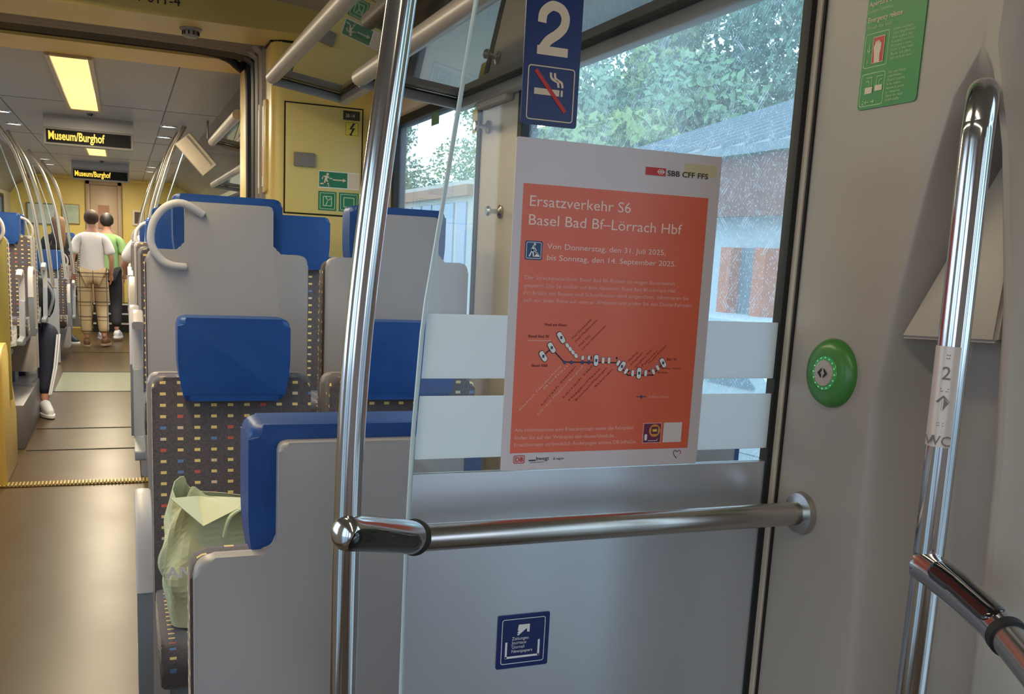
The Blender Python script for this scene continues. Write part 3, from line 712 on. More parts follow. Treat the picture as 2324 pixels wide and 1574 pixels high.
for s, x, z, w in (('Weil am Rhein', 0.509, 1.3530, 0.033), ('Basel Bad Bf', 0.487, 1.3375, 0.030), ('Basel SBB', 0.494, 1.2990, 0.023), ('Zell i. W.', 0.6985, 1.3085, 0.017)):
    pt(s, x, z, 0.0036, w, M_redbrown, bold=0.00008)
strokeF([(0.487, 1.3335), (0.520, 1.3335)], 0.0008, YT, M_pinkp, 'route_line', po)
def diag(s, x1, z1, x0, z0, m):
    a = math.atan2(z1 - z0, x1 - x0); pt(s, x0, z0, 0.0030, math.hypot(x1 - x0, z1 - z0), m, rot=a)
for s, x1, z1, x0, z0, k in (('Riehen Niederholz', .537, 1.299, .481, 1.240, 1), ('Riehen', .546, 1.299, .514, 1.268, 1), ('L\u00f6rrach Stetten', .559, 1.299, .512, 1.246, 0), ('L\u00f6rrach Museum/Burghof', .570, 1.299, .508, 1.234, 1), ('L\u00f6rrach Hbf', .584, 1.299, .543, 1.256, 0),
                             ('Haagen/Messe', .596, 1.296, .552, 1.252, 0), ('Brombach/Hauingen', .606, 1.297, .562, 1.252, 0), ('Steinen', .615, 1.295, .590, 1.270, 0)):
    diag(s, x1, z1, x0, z0, M_pinkp if k else M_redbrown)
for s, x0, z0, L in (('Weil Gartenstadt', .551, 1.335, .038), ('Weil Pf\u00e4dlistrasse', .556, 1.331, .042), ('Weil Ost', .562, 1.325, .022), ('L\u00f6rrach Dammstrasse', .567, 1.321, .046), ('Maulburg', .639, 1.306, .018), ('Schopfheim', .643, 1.301, .024), ('Schopfheim West', .650, 1.298, .034), ('Fahrnau', .661, 1.299, .030), ('Hausen-Raitbach', .671, 1.303, .036)):
    diag(s, x0 + L * .72, z0 + L * .72, x0, z0, M_redbrown)
pt('Fahrnau, Hausen', 0.690, 1.2965, 0.0026, 0.032, M_redbrown); pt('Endhalt', 0.686, 1.2905, 0.0026, 0.016, M_redbrown)
strokeF([(0.655, 1.2578), (0.670, 1.2578)], 0.0009, YT, M_dkprint, 'route_line', po)
flatF([(0.6625, 1.2608), (0.6650, 1.2578), (0.6625, 1.2548), (0.6600, 1.2578)], YT - .0003, 0.0001, M_navyp, 'stop_marker', po)
pt('Entf\u00e4llt im Zeitraum', 0.675, 1.2562, 0.0030, 0.032, M_pinkp)
# ride symbol beside the blank card
flatF([(0.6695, 1.1915), (0.6990, 1.1915), (0.6990, 1.2205), (0.6695, 1.2205)], YT, 0.0001, M_pinkp, 'bus_symbol', po)
flatF([(0.6705, 1.1925), (0.6980, 1.1925), (0.6980, 1.2195), (0.6705, 1.2195)], YT - .0002, 0.0001, M_purple, 'bus_symbol', po)
flatF([(0.6880 + 0.0090 * math.cos(k * PI / 12), 1.2095 + 0.0090 * math.sin(k * PI / 12)) for k in range(24)], YT - .0004, 0.0001, M_amber, 'bus_symbol', po)
flatF(rrect(0.6825, 0.6935, 1.2045, 1.2150, 0.002), YT - .0006, 0.0001, M_purple, 'bus_symbol', po)
flatF([(0.6845, 1.2080), (0.6915, 1.2080), (0.6915, 1.2115), (0.6845, 1.2115)], YT - .0008, 0.0001, M_yelsign, 'bus_symbol', po)
flatF(rrect(0.6725, 0.6765, 1.1955, 1.2045, 0.0018), YT - .0004, 0.0001, M_white, 'bus_symbol', po)
strokeF([(0.6785, 1.1950), (0.6925, 1.1950), (0.6935, 1.1975)], 0.0008, YT - .0004, M_white, 'bus_symbol', po)
flatF([(0.7025, 1.1920), (0.7325, 1.1920), (0.7325, 1.2205), (0.7025, 1.2205)], YT, 0.0001, mat('white_card_print', lin(225, 215, 215), 0.5), 'white_card', po)

# class / no smoking sign ------------------------------------------------------
sg = tag(MB().prism(rrect(0.4615, 0.5385, 1.6045, 1.80, 0.005), 'y', 1.1444, 1.1426).build('class_sign', M_navy, smooth=False), 'navy blue second class and no smoking sign on the glass', 'sign')
ys = 1.1423
cu = []
pp = [(0.4795, 1.7300)] + [(0.4985 + 0.0190 * math.cos(a), 1.7320 + 0.0190 * math.sin(a)) for a in [PI - k * (PI + 0.75) / 14 for k in range(15)]] + [(0.5070, 1.7120), (0.4905, 1.7035), (0.4845, 1.6950)]
b = MB(); w = 0.0105
def ribbon(b, path, w, y):
    P = [Vector(p) for p in path]; L = []; R_ = []
    for i, p in enumerate(P):
        d = (P[min(i + 1, len(P) - 1)] - P[max(i - 1, 0)]).normalized(); n = Vector((-d.y, d.x)) * w / 2
        L.append(p + n); R_.append(p - n)
    for i in range(len(P) - 1):
        b.quad([(L[i].x, y, L[i].y), (R_[i].x, y, R_[i].y), (R_[i + 1].x, y, R_[i + 1].y), (L[i + 1].x, y, L[i + 1].y)])
path2 = smoothpath([(0.4835, 1.7265), (0.4850, 1.7380), (0.4935, 1.7462), (0.5010, 1.7475), (0.5100, 1.7440), (0.5150, 1.7350), (0.5130, 1.7240), (0.5050, 1.7150), (0.4930, 1.7060), (0.4850, 1.6950)], 5)
ribbon(b, [(p.x, p.y) for p in path2], 0.0115, ys)
b.quad([(0.4785, ys - .0001, 1.6890), (0.5205, ys - .0001, 1.6890), (0.5205, ys - .0001, 1.6995), (0.4785, ys - .0001, 1.6995)])
wparent(b.build('figure_two', M_cream, smooth=False), sg)
frameF(0.4680, 0.5325, 1.6105, 1.6760, 0.0014, ys, 0.0001, M_cream, 'border', sg, 0.005)
flatF([(0.4775, 1.6415), (0.5120, 1.6415), (0.5120, 1.6490), (0.4775, 1.6490)], ys, 0.0001, M_cream, 'cigarette', sg)
flatF([(0.5140, 1.6415), (0.5168, 1.6415), (0.5168, 1.6490), (0.5140, 1.6490)], ys, 0.0001, M_cream, 'cigarette', sg)
for dx in (0, 0.0055):
    b = MB(); ribbon(b, [(p.x, p.y) for p in smoothpath([(0.4990 + dx, 1.6690), (0.5000 + dx, 1.6630), (0.5045 + dx, 1.6600), (0.5090 + dx, 1.6580), (0.5105 + dx, 1.6520)][:5], 4)], 0.0030, ys - .0001)
    wparent(b.build('smoke', M_cream, smooth=False), sg)
strokeF([(0.4795, 1.6690), (0.5200, 1.6245)], 0.0050, ys - .0004, M_red, 'red_slash', sg)

# newspaper sticker ---------------------------------------------------------------
ns = tag(MB().prism(rrect(0.4655, 0.5430, 0.8775, 0.9555, 0.003), 'y', 1.1438, 1.1422).build('newspaper_sign', M_navy, smooth=False), 'navy blue newspaper deposit sign with hand pictogram on the metal panel', 'sign')
yn = 1.1419
frameF(0.4715, 0.5365, 0.8840, 0.9495, 0.0010, yn, 0.0001, M_white, 'border', ns, 0.004)
strokeF([(0.4790, 0.9150), (0.4790, 0.8935), (0.5280, 0.8935), (0.5280, 0.9150)], 0.0030, yn, M_white, 'tray', ns)
for z, s, w in ((0.9185, 'Zeitungen', 0.0250), (0.9125, 'Journaux', 0.0225), (0.9062, 'Giornali', 0.0190), (0.9000, 'Newspapers', 0.0310)):
    text(s, 0.0066, (0.4870, yn - .0002, z), M_white, ns, width=w)
flatF([(0.4965, 0.9405), (0.5130, 0.9405), (0.5130, 0.9290), (0.5095, 0.9290), (0.5085, 0.9345), (0.4960, 0.9245), (0.4945, 0.9262), (0.4965, 0.9280), (0.4945, 0.9290), (0.4968, 0.9312), (0.4950, 0.9325)], yn, 0.0001, M_white, 'hand', ns)

# ------------------------------------------------------------------ hand rails
pole = thing('grab_pole', 'polished steel grab pole with black collar grip left of the glass partition', 'grab pole', (0.2215, 1.0, 0))
MB().tube([(p.x - 0.2215, 0, p.z) for p in smoothpath([(0.2205, 0, 0), (0.2205, 0, 0.6), (0.2215, 0, 0.95), (0.2225, 0, 1.14), (0.2270, 0, 1.30), (0.2400, 0, 1.46), (0.2665, 0, 1.69), (0.298, 0, 1.95), (0.33, 0, 2.20), (0.345, 0, 2.43)], 5)], 0.0152, 32, cap=False).build('pole', M_chrome, pole)
MB().lathe([(0, 0), (0.035, 0), (0.035, 0.006), (0.016, 0.01)], (0, 0, 0), (0, 0, 1), 32).build('base_flange', M_brush, pole)

br = thing('hand_rail', 'horizontal steel hand rail joining the pole to the grey wall', 'hand rail', (0.9, 1.068, 1.098))
def rel(p): return (p[0] - 0.9, p[1] - 1.068, p[2] - 1.098)
b = MB(); b.tube([rel(p) for p in ((0.315, 1.066, 1.099), (0.894, 1.068, 1.098))], 0.0168, 32); b.build('rail', M_brush, br)
MB().lathe([(0, 0), (0.030, 0), (0.031, -0.003), (0.029, -0.010), (0.017, -0.013)], (-0.0, 0, 0), (1, 0, 0), 40).build('wall_flange', M_brush, br)
cap_path = smoothpath([rel(p) for p in ((0.2085, 0.9805, 1.1385), (0.2225, 0.9895, 1.1345), (0.250, 1.0090, 1.1260), (0.285, 1.036, 1.1135), (0.318, 1.063, 1.1005))], 6)
n_ = len(cap_path)
MB().tube(cap_path, [(0.004, 0.0115, 0.0155, 0.0180, 0.0195, 0.0202)[i] if i < 6 else 0.0205 for i in range(n_)], 32).build('clamp', M_chrome, br)
MB().tube([rel((0.3155, 1.0610, 1.1027)), rel((0.3205, 1.0655, 1.0995))], 0.0222, 32).build('rubber_ring', M_rubber, br)
# black grip inlay: a long lens lying on the side of the clamp that faces the vestibule
def inlay(path, out, parent, r=0.0205, hh=0.0125, name='grip_inlay'):
    P = [Vector(p) for p in path]; cum = [0.0]
    for i in range(1, len(P)): cum.append(cum[-1] + (P[i] - P[i - 1]).length)
    L = cum[-1]
    def at(d):
        for i in range(1, len(P)):
            if d <= cum[i] or i == len(P) - 1:
                t_ = (d - cum[i - 1]) / (cum[i] - cum[i - 1]); return P[i - 1].lerp(P[i], t_)
    b = MB(); NU, NV = 40, 14; g = []
    for i in range(NU + 1):
        d = L * i / NU; p = at(d); ax = (at(min(L, d + .004)) - at(max(0, d - .004))).normalized()
        o_ = Vector(out).normalized(); o_ = (o_ - ax * o_.dot(ax)).normalized(); up = ax.cross(o_).normalized()
        s_ = d - L / 2; e = L / 2 - hh
        w = hh if abs(s_) <= e else math.sqrt(max(0, hh * hh - (abs(s_) - e) ** 2))
        row = []
        for j in range(NV + 1):
            t_ = (j / NV - 0.5) * 2; an = t_ * w / r
            lift = 0.0020 * (1 - t_ * t_) * min(1, w / hh) + 0.0003
            row.append(b.bm.verts.new(p + (o_ * math.cos(an) + up * math.sin(an)) * (r + lift)))
        g.append(row)
    for i in range(NU):
        for j in range(NV): b.bm.faces.new((g[i][j], g[i][j + 1], g[i + 1][j + 1], g[i + 1][j]))
    bmesh.ops.remove_doubles(b.bm, verts=b.bm.verts, dist=1e-6)
    return b.build(name, M_blackgloss, parent)
inlay(cap_path[1:-2], (-0.25, -1.0, -0.10), br, r=0.0205, hh=0.0165)

rp = thing('grab_pole', 'polished steel grab pole bent into the grey wall at the right, with raised tactile label', 'grab pole', (0.82, 0.765, 0))
MB().tube([(p.x - 0.82, p.y - 0.765, p.z) for p in smoothpath([(0.818, 0.760, 0), (0.818, 0.760, 0.6), (0.82, 0.760, 1.0), (0.82, 0.7625, 1.3), (0.82, 0.768, 1.56), (0.822, 0.770, 1.598), (0.830, 0.777, 1.622), (0.848, 0.794, 1.636), (0.88, 0.824, 1.638), (0.99, 0.93, 1.630)], 5)], 0.0160, 32).build('pole', M_chrome, rp)
# tactile label wrapped on the pole
b = MB(); g = []
for i in range(9):
    z = 1.262 + (1.370 - 1.262) * i / 8; row = []
    yc = (0.762 + (0.764 - 0.762) * i / 8) - 0.765
    for j in range(13):
        an = PI + 0.25 + (j / 12 - 0.5) * 2.0
        row.append(b.bm.verts.new((0.0169 * math.cos(an), yc + 0.0169 * math.sin(an), z)))
    g.append(row)
for i in range(8):
    for j in range(12): b.bm.faces.new((g[i][j], g[i][j + 1], g[i + 1][j + 1], g[i + 1][j]))
b.build('tactile_label', mat('pale_label_foil', lin(215, 200, 190), 0.35, 0.3, var=0.03), rp)
M_emb = mat('embossed_label', lin(120, 108, 100), 0.4, 0.3)
an = math.radians(-48)
def ptxt(s, size, z, bold=0.0003, dx=0.0, rot=0.0):
    cu = bpy.data.curves.new('raised_lettering', 'FONT'); cu.body = s; cu.size = size; cu.align_x = 'CENTER'; cu.extrude = 0.0006; cu.materials.append(M_emb); cu.resolution_u = 2
    o = bpy.data.objects.new('raised_lettering', cu); C.objects.link(o); o.parent = rp
    nrm_ = Vector((math.cos(PI + 0.55), math.sin(PI + 0.55), 0)); up = Vector((0, 0, 1)); rt = up.cross(nrm_).normalized()
    M3 = Matrix((rt, up, nrm_)).transposed().to_4x4()
    o.matrix_basis = Matrix.Translation(nrm_ * 0.0172 + Vector((0, -0.0015, z)) + rt * dx) @ M3 @ Matrix.Rotation(rot, 4, 'Z')
ptxt('2', 0.020, 1.335); ptxt('WC', 0.0155, 1.264); ptxt('::', 0.010, 1.357); ptxt('\u2191', 0.022, 1.302) ; ptxt(':. .:', 0.008, 1.322); ptxt(':: :', 0.008, 1.285)

rr = thing('hand_rail', 'steel hand rail with long black grip in the lower right corner', 'hand rail', (0.82, 0.757, 1.125))
def rel2(p): return (p[0] - 0.82, p[1] - 0.757, p[2] - 1.125)
cp = smoothpath([rel2(p) for p in ((0.812, 0.772, 1.1275), (0.815, 0.764, 1.127), (0.812, 0.742, 1.1255), (0.797, 0.690, 1.1205), (0.778, 0.635, 1.1155), (0.765, 0.606, 1.112))], 6)
n_ = len(cp)
MB().tube(cp, [0.010 if i == 0 else (0.0155 if i == 1 else (0.0178 if i < 4 else 0.0182)) for i in range(n_)], 32).build('clamp', M_chrome, rr)
MB().tube([rel2((0.7665, 0.609, 1.1125)), rel2((0.7625, 0.600, 1.111))], 0.0192, 32).build('rubber_ring', M_rubber, rr)
MB().tube([rel2(p) for p in ((0.764, 0.604, 1.1115), (0.722, 0.520, 1.100), (0.60, 0.30, 1.07))], 0.0165, 32).build('rail', M_brush, rr)
inlay([rel2((0.809, 0.733, 1.1245)), rel2((0.797, 0.690, 1.1205)), rel2((0.7695, 0.6155, 1.1135))], (-0.62, -0.60, 0.62), rr, r=0.0181, hh=0.0145)

# green push button --------------------------------------------------------------
bt = thing('door_button', 'round green door push button with double arrow on the grey wall', 'button', (0.90, 1.037, 1.305))
MB().lathe([(0, 0), (0.0475, 0), (0.0475, -0.003), (0.044, -0.009), (0.034, -0.0135), (0.0245, -0.0145)], (0, 0, 0), (1, 0, 0), 48).build('rim', M_green_ring, bt)
MB().lathe([(0.0245, -0.0140), (0.0235, -0.0152), (0.0185, -0.0155)], (0, 0, 0), (1, 0, 0), 48).build('light_ring', mat('green_ring_plastic', lin(70, 170, 90), 0.25, var=0.03, coat=0.5), bt)
for k in range(16):
    a = 2 * PI * k / 16
    MB().ball((-0.0158, 0.0212 * math.cos(a), 0.0212 * math.sin(a)), 0.0011, sub=1).build('led', M_led_g, bt)
MB().lathe([(0.0185, -0.0150), (0.0175, -0.0172), (0.0, -0.0178)], (0, 0, 0), (1, 0, 0), 40).build('push_plate', mat('button_plate', lin(200, 185, 175), 0.35, 0.4), bt)
for s_ in (-1, 1):
    q = [(s_ * 0.0025, 0.0065), (s_ * 0.0095, 0.0), (s_ * 0.0025, -0.0065), (s_ * 0.0025, -0.0025), (s_ * 0.0052, 0.0), (s_ * 0.0025, 0.0025)]
    MB().prism(q, 'x', -0.0180, -0.0188).build('arrow', M_dkprint, bt, smooth=False)

# green emergency release sticker -----------------------------------------------------
es = tag(MB().prism(rpoly([(0.942, 1.652), (1.044, 1.652), (1.044, 1.93), (0.942, 1.93)], 0.006), 'x', 0.8998, 0.8984).build('emergency_release_sticker', M_green, smooth=False), 'tall green emergency release sticker with hand pictogram on the grey wall', 'sticker')
xs = 0.8981
def st(s, y, z, cap, w, m=M_greenpr, bold=0.0):
    return text(s, cap / 0.72, (xs - 0.0002, y, z), m, es, face='S', width=w, bold=bold)
st("Apertura d'emergenza", 1.041, 1.7800, 0.0062, 0.080, M_cream, 0.0001); st('(rompere il piombino)', 1.041, 1.7722, 0.0040, 0.042)
st('Emergency release', 1.041, 1.7600, 0.0066, 0.060, M_cream, 0.0001); st('(break the seal)', 1.041, 1.7515, 0.0040, 0.044)
st("Ouverture d'urgence", 1.041, 1.8000, 0.0062, 0.078, M_cream, 0.0001); st('Notentriegelung', 1.041, 1.8190, 0.0066, 0.060, M_cream, 0.0001)
frameS(0.999, 1.041, 1.7035, 1.7460, 0.0009, xs, M_greenpr, 'border', es); frameS(0.999, 1.041, 1.6555, 1.6965, 0.0009, xs, M_greenpr, 'border', es)
flatS([(1.0265, 1.7080), (1.0060, 1.7080), (1.0060, 1.7405), (1.0265, 1.7405)], xs, 0.0002, M_red, 'red_field', es)
frameS(1.0060, 1.0265, 1.7080, 1.7405, 0.0008, xs - .0004, M_cream, 'red_field_border', es, 0.001)
hand = [(1.0215, 1.7085), (1.0225, 1.7180), (1.0242, 1.7265), (1.0238, 1.7305), (1.0225, 1.7300), (1.0222, 1.7345), (1.0205, 1.7348), (1.0200, 1.7315), (1.0192, 1.7358), (1.0172, 1.7358), (1.0170, 1.7318), (1.0160, 1.7355), (1.0143, 1.7350), (1.0142, 1.7312), (1.0130, 1.7330), (1.0115, 1.7322), (1.0112, 1.7260), (1.0128, 1.7180), (1.0120, 1.7085)]
flatS(hand, xs - .0004, 0.0002, M_cream, 'hand', es)
strokeS([(1.0325, 1.7330), (1.0325, 1.7235)], 0.0011, xs - .0002, M_greenpr, 'arrow', es); strokeS([(1.0357, 1.7262), (1.0325, 1.7225), (1.0293, 1.7262)], 0.0011, xs - .0003, M_greenpr, 'arrow', es)
st('1.', 1.0365, 1.7085, 0.0052, 0.005); st('2', 1.0370, 1.6580, 0.0052, 0.0045)
for s_ in (0, 1):
    y0 = 1.0255 if s_ == 0 else 1.0090; d = 1 if s_ == 0 else -1
    flatS([(y0 + 0.007, 1.6710), (y0 - 0.006, 1.6710), (y0 - 0.006, 1.6790), (y0 + 0.007, 1.6790)] if s_ == 0 else [(y0 + 0.006, 1.6730), (y0 - 0.007, 1.6730), (y0 - 0.007, 1.6800), (y0 + 0.006, 1.6800)], xs - .0003, 0.0002, M_cream, 'hand', es)
    strokeS([(y0 + 0.006 * d, 1.6910), (y0 - 0.004 * d, 1.6910), (y0 - 0.004 * d, 1.6810)], 0.0009, xs - .0002, M_greenpr, 'door_symbol', es)
    strokeS([(y0 + 0.006 * d, 1.6870), (y0 + 0.001 * d, 1.6860), (y0 - 0.0005 * d, 1.6810)], 0.0009, xs - .0002, M_greenpr, 'door_symbol', es)
for a_, c_ in ((1.0310, 1.0240), (1.0210, 1.0140)): strokeS([(a_, 1.6605), (c_, 1.6605)], 0.0009, xs - .0002, M_greenpr, 'arrow', es)
strokeS([(1.0285, 1.6585), (1.0310, 1.6605), (1.0285, 1.6625)], 0.0009, xs - .0003, M_greenpr, 'arrow', es); strokeS([(1.0165, 1.6585), (1.0140, 1.6605), (1.0165, 1.6625)], 0.0009, xs - .0003, M_greenpr, 'arrow', es)
lines1 = ['Scheibe einschlagen,', 'roten Notgriff ziehen', 'Briser la glace, tirer', 'la poign\u00e9e vers le bas', 'Rompere il vetro,', 'tirare la leva rossa', 'Break the glass,', 'pull the lever down']
for k, s in enumerate(lines1): st(s, 0.9935, 1.7430 - k * 0.0050, 0.0033, 0.034 if k % 2 == 0 else 0.037)
for k, s in enumerate(['T\u00fcr von Hand', 'aufschieben', 'Ouvrir la porte', '\u00e0 la main', 'Aprire la porta', 'a mano', 'Open the door', 'manually']): st(s, 0.9945, 1.6915 - k * 0.0048, 0.0032, 0.030 if k % 2 == 0 else 0.024)

# ------------------------------------------------------------------ seats
def seat(label, x, y, H, zb, facing=1, Wd=0.447, neck=0.244, nt=0.135, aisle=-1, ring=False, arm=True, group='train seats', blue_over=0.03, low=None):
    """facing=1: back to the camera. x centre, y outer face of the shell, H shoulder height, zb what it stands on"""
    s = thing('train_seat', label, 'seat', (x, y, zb), 0.0 if facing == 1 else PI, group)
    a = aisle * facing        # aisle side in local x
    h = H - zb; hw = Wd / 2; nk = neck / 2; r = 0.02
    bot = 0.12 if low is None else low
    out = rpoly([(-hw, bot), (hw, bot), (hw, h), (nk, h), (nk, h + nt), (-nk, h + nt), (-nk, h), (-hw, h)], [0.01, 0.01, 0.03, 0.022, 0.014, 0.014, 0.022, 0.03])
    MB().prism(out, 'y', 0.0, 0.030, 0.007, 3).build('shell', M_shell, s)
    cw = hw + 0.004 if facing == 1 else hw - 0.010
    ctop = h - 0.012 if facing == 1 else h - 0.004
    cp_ = rpoly([(-cw, h - 0.62), (cw, h - 0.62), (cw, ctop), (-cw, ctop)], [0.01, 0.01, 0.03, 0.03])
    MB().prism(cp_, 'y', 0.036, 0.098, 0.014, 3).build('backrest', M_cloth, s)
    b1 = nk + blue_over
    hp_ = rpoly([(-b1 + 0.016, h - 0.062), (b1 - 0.016, h - 0.062), (b1, h + 0.02), (b1, h + nt + 0.022), (-b1, h + nt + 0.022), (-b1, h + 0.02)], [0.015, 0.015, 0.04, 0.022, 0.022, 0.04])
    MB().prism(hp_, 'y', 0.028, 0.132, 0.016, 4).build('headrest', M_blue, s)
    # cushion with rolled front edge
    ct = h - 0.565; cw = hw - 0.012
    prof_ = rpoly([(0.09, ct - 0.09), (0.50, ct - 0.125), (0.560, ct - 0.04), (0.545, ct + 0.005), (0.30, ct - 0.005), (0.09, ct - 0.015)], [0.01, 0.03, 0.045, 0.03, 0.1, 0.0])
    MB().prism(prof_, 'x', -cw, cw, 0.012, 3).build('seat_cushion', M_cloth, s)
    MB().prism([(0.02, ct - 0.115), (0.46, ct - 0.135), (0.46, ct - 0.165), (0.02, ct - 0.165)], 'x', -cw + 0.02, cw - 0.02).build('seat_frame', M_armd, s)
    if ct - 0.165 > 0.05:
        MB().b6(-0.05, 0.05, 0.10, 0.34, 0, ct - 0.16, 0.01).build('pedestal', mat('pedestal_grey', lin(120, 120, 122), 0.4, 0.3), s)
    if arm:
        ax_ = a * (hw + 0.021)
        pts = smoothpath([(ax_, 0.40, h - 0.250), (ax_, 0.44, h - 0.228), (ax_, 0.50, h - 0.222), (ax_, 0.545, h - 0.245), (ax_, 0.566, h - 0.300), (ax_, 0.574, h - 0.41)], 5)
        n1 = len(pts)
        MB().tube(pts, 0.02, 16, flat=(0.0175, 0.016)).build('armrest', M_arm, s)
        p2 = rpoly([(0.588, h - 0.405), (0.535, h - 0.405), (0.485, h - 0.63), (0.30, h - 0.64), (0.30, h - 0.67), (0.53, h - 0.68)], 0.006)
        MB().prism(p2, 'x', ax_ - 0.016, ax_ + 0.016, 0.005, 2).build('armrest_support', M_armd, s)
    if ring:
        P_ = [(.150, .100), (.110, .123), (.08, .127), (.048, .112), (.022, .079), (.012, .042), (.015, .006), (.038, -.029), (.067, -.044), (.102, -.047)]
        pth = []
        for i, (dx, dz) in enumerate(P_):
            yy = -0.018 if 0 < i < len(P_) - 1 else -0.006
            pth.append(((-hw + dx) * (1 if a == -1 else -1), yy, h + dz))
        MB().tube(smoothpath(pth, 5), 0.0105, 14).build('grab_ring', M_arm, s)
    return s
seat('grey shelled seat nearest the partition, its blue headrest top left of the pole', 0.346, 1.375, 0.99, 0.0, 1, Wd=0.522, neck=0.285, nt=0.167, arm=False, group='seats in the near carriage', blue_over=0.040)
seat('window seat right behind the metal panel of the partition', 0.865, 1.375, 0.99, 0.0, 1, Wd=0.44, neck=0.26, nt=0.167, arm=False, group='seats in the near carriage')
seat('dotted cloth aisle seat facing the camera with the green bag on it', 0.265, 2.70, 1.09, 0.0, -1, Wd=0.43, neck=0.225, nt=0.133, group='seats in the near carriage')
seat('dotted cloth window seat facing the camera, blue headrest right of the pole', 0.735, 2.70, 1.09, 0.0, -1, Wd=0.447, neck=0.225, nt=0.133, arm=False, group='seats in the near carriage')
seat('tall grey shelled aisle seat turned away with a curved grab ring on its corner', 0.281, 2.87, 1.412, 0.33, 1, ring=True, group='seats in the near carriage')
seat('tall grey shelled window seat turned away, seen through the glass edge', 0.784, 2.87, 1.412, 0.33, 1, arm=False, group='seats in the near carriage')
seat('blue topped aisle seat facing the camera in front of the cabinet', 0.255, 4.20, 1.405, 0.33, -1, Wd=0.41, neck=0.24, group='seats in the near carriage')
seat('blue topped window seat facing the camera in front of the cabinet, between two grey shells', 0.655, 4.20, 1.405, 0.33, -1, Wd=0.41, neck=0.24, arm=False, group='seats in the near carriage')
struct(MB().b6(0.045, XR, 2.82, 4.34, 0, 0.33, 0.006).build('trim_14', M_podium))

# green bag on the facing seat -------------------------------------------------------
bgt = thing('shopping_bag', 'pale green crumpled fabric shopping bag standing on the aisle seat', 'bag', (0.213, 2.34, 0.532))
b = MB(); random.seed(11)
NU, NV = 40, 22; g = []
for j in range(NV + 1):
    v = j / NV; row = []
    z = 0.0 + 0.305 * v
    hx = 0.125 + 0.028 * math.sin(v * PI * 0.9) - 0.035 * v ** 2; hy = 0.085 + 0.012 * math.sin(v * PI) - 0.045 * v ** 2
    for i in range(NU):
        a = 2 * PI * i / NU; ca, sa = math.cos(a), math.sin(a); e = 0.42
        x = math.copysign(abs(ca) ** e, ca) * hx; y = math.copysign(abs(sa) ** e, sa) * hy
        f1 = math.sin(a * 3 + v * 5) * 0.010 + math.sin(a * 7 - v * 9 + 1) * 0.006 + math.sin(a * 5 + v * 17) * 0.004
        k = sm(v * 2.5)
        x += ca * f1 * k; y += sa * f1 * k * 1.2 - 0.02 * v
        zz = z + (0.018 * math.cos(a - PI) + 0.010 * math.sin(3 * a + 0.6)) * v ** 3 * 1.6 + 0.012 * v * math.sin(5 * a)
        row.append(b.bm.verts.new((x, y, zz)))
    g.append(row)
for j in range(NV):
    for i in range(NU): b.bm.faces.new((g[j][i], g[j][(i + 1) % NU], g[j + 1][(i + 1) % NU], g[j + 1][i]))
b.bm.faces.new(g[0][::-1])
bo = b.build('bag_body', M_bag, bgt)
try: bo.data.shade_flat()
except Exception: pass
md = bo.modifiers.new('thickness', 'SOLIDIFY'); md.thickness = 0.0018
# fold hanging over the front and the strap
b = MB(); v = [b.bm.verts.new(p) for p in [(-0.125, -0.100, 0.325), (-0.055, -0.125, 0.262), (0.02, -0.128, 0.300), (0.08, -0.122, 0.250), (0.12, -0.085, 0.230), (0.05, -0.05, 0.305), (-0.06, -0.05, 0.315)]]
for f in ((0, 1, 6), (1, 2, 6), (2, 5, 6), (2, 3, 5), (3, 4, 5)): b.bm.faces.new([v[i] for i in f])
o = b.build('front_fold', mat('bag_light_green', lin(222, 222, 186), 0.65, var=0.08), bgt, smooth=False); md = o.modifiers.new('thickness', 'SOLIDIFY'); md.thickness = 0.0015
b = MB(); pth = smoothpath([(-0.01, -0.122, 0.235), (0.005, -0.128, 0.285), (0.05, -0.115, 0.300), (0.09, -0.105, 0.270), (0.115, -0.10, 0.21)], 6)
b.tube(pth, 0.01, 10, flat=(0.003, 0.013)); b.build('strap', mat('bag_strap_green', lin(196, 204, 160), 0.65, var=0.08), bgt)
o = text('AND', 0.036, (0.078, 2.222, 0.672), M_white, None, width=0.085, bold=0.0012, name='lettering'); wparent(o, bgt); o.rotation_euler[2] += -0.0

# ------------------------------------------------------------------ second carriage: shell
wall_with_holes('wall_right', XR, 5.34, 17.0, 0, 2.6, [(5.6, 7.0, 1.0, 1.95), (7.5, 9.3, 1.0, 1.95), (9.9, 12.2, 0.95, 1.95), (12.8, 15.0, 0.95, 1.95)], M_pillar)
wall_with_holes('wall_left', XL, 5.34, 17.0, 0, 2.6, [(5.8, 7.6, 0.95, 1.95), (8.1, 9.8, 0.95, 1.95), (10.3, 12.2, 0.95, 1.95), (12.8, 15.4, 0.95, 1.95)], M_pillar, sign=-1)
for i, (a_, c_) in enumerate(((5.6, 7.0), (7.5, 9.3), (9.9, 12.2), (12.8, 15.0))): window(3 + i, XR, a_, c_, 1.0, 1.95, G_win2)
for i, (a_, c_) in enumerate(((5.8, 7.6), (8.1, 9.8), (10.3, 12.2), (12.8, 15.4))): window(7 + i, XL - 0.045, a_, c_, 0.95, 1.95, G_win2)
cl = struct(MB().b6(XL, XR + 0.05, 5.34, 17.0, CZ2, CZ2 + 0.3).build('ceiling', M_ceil, smooth=False))
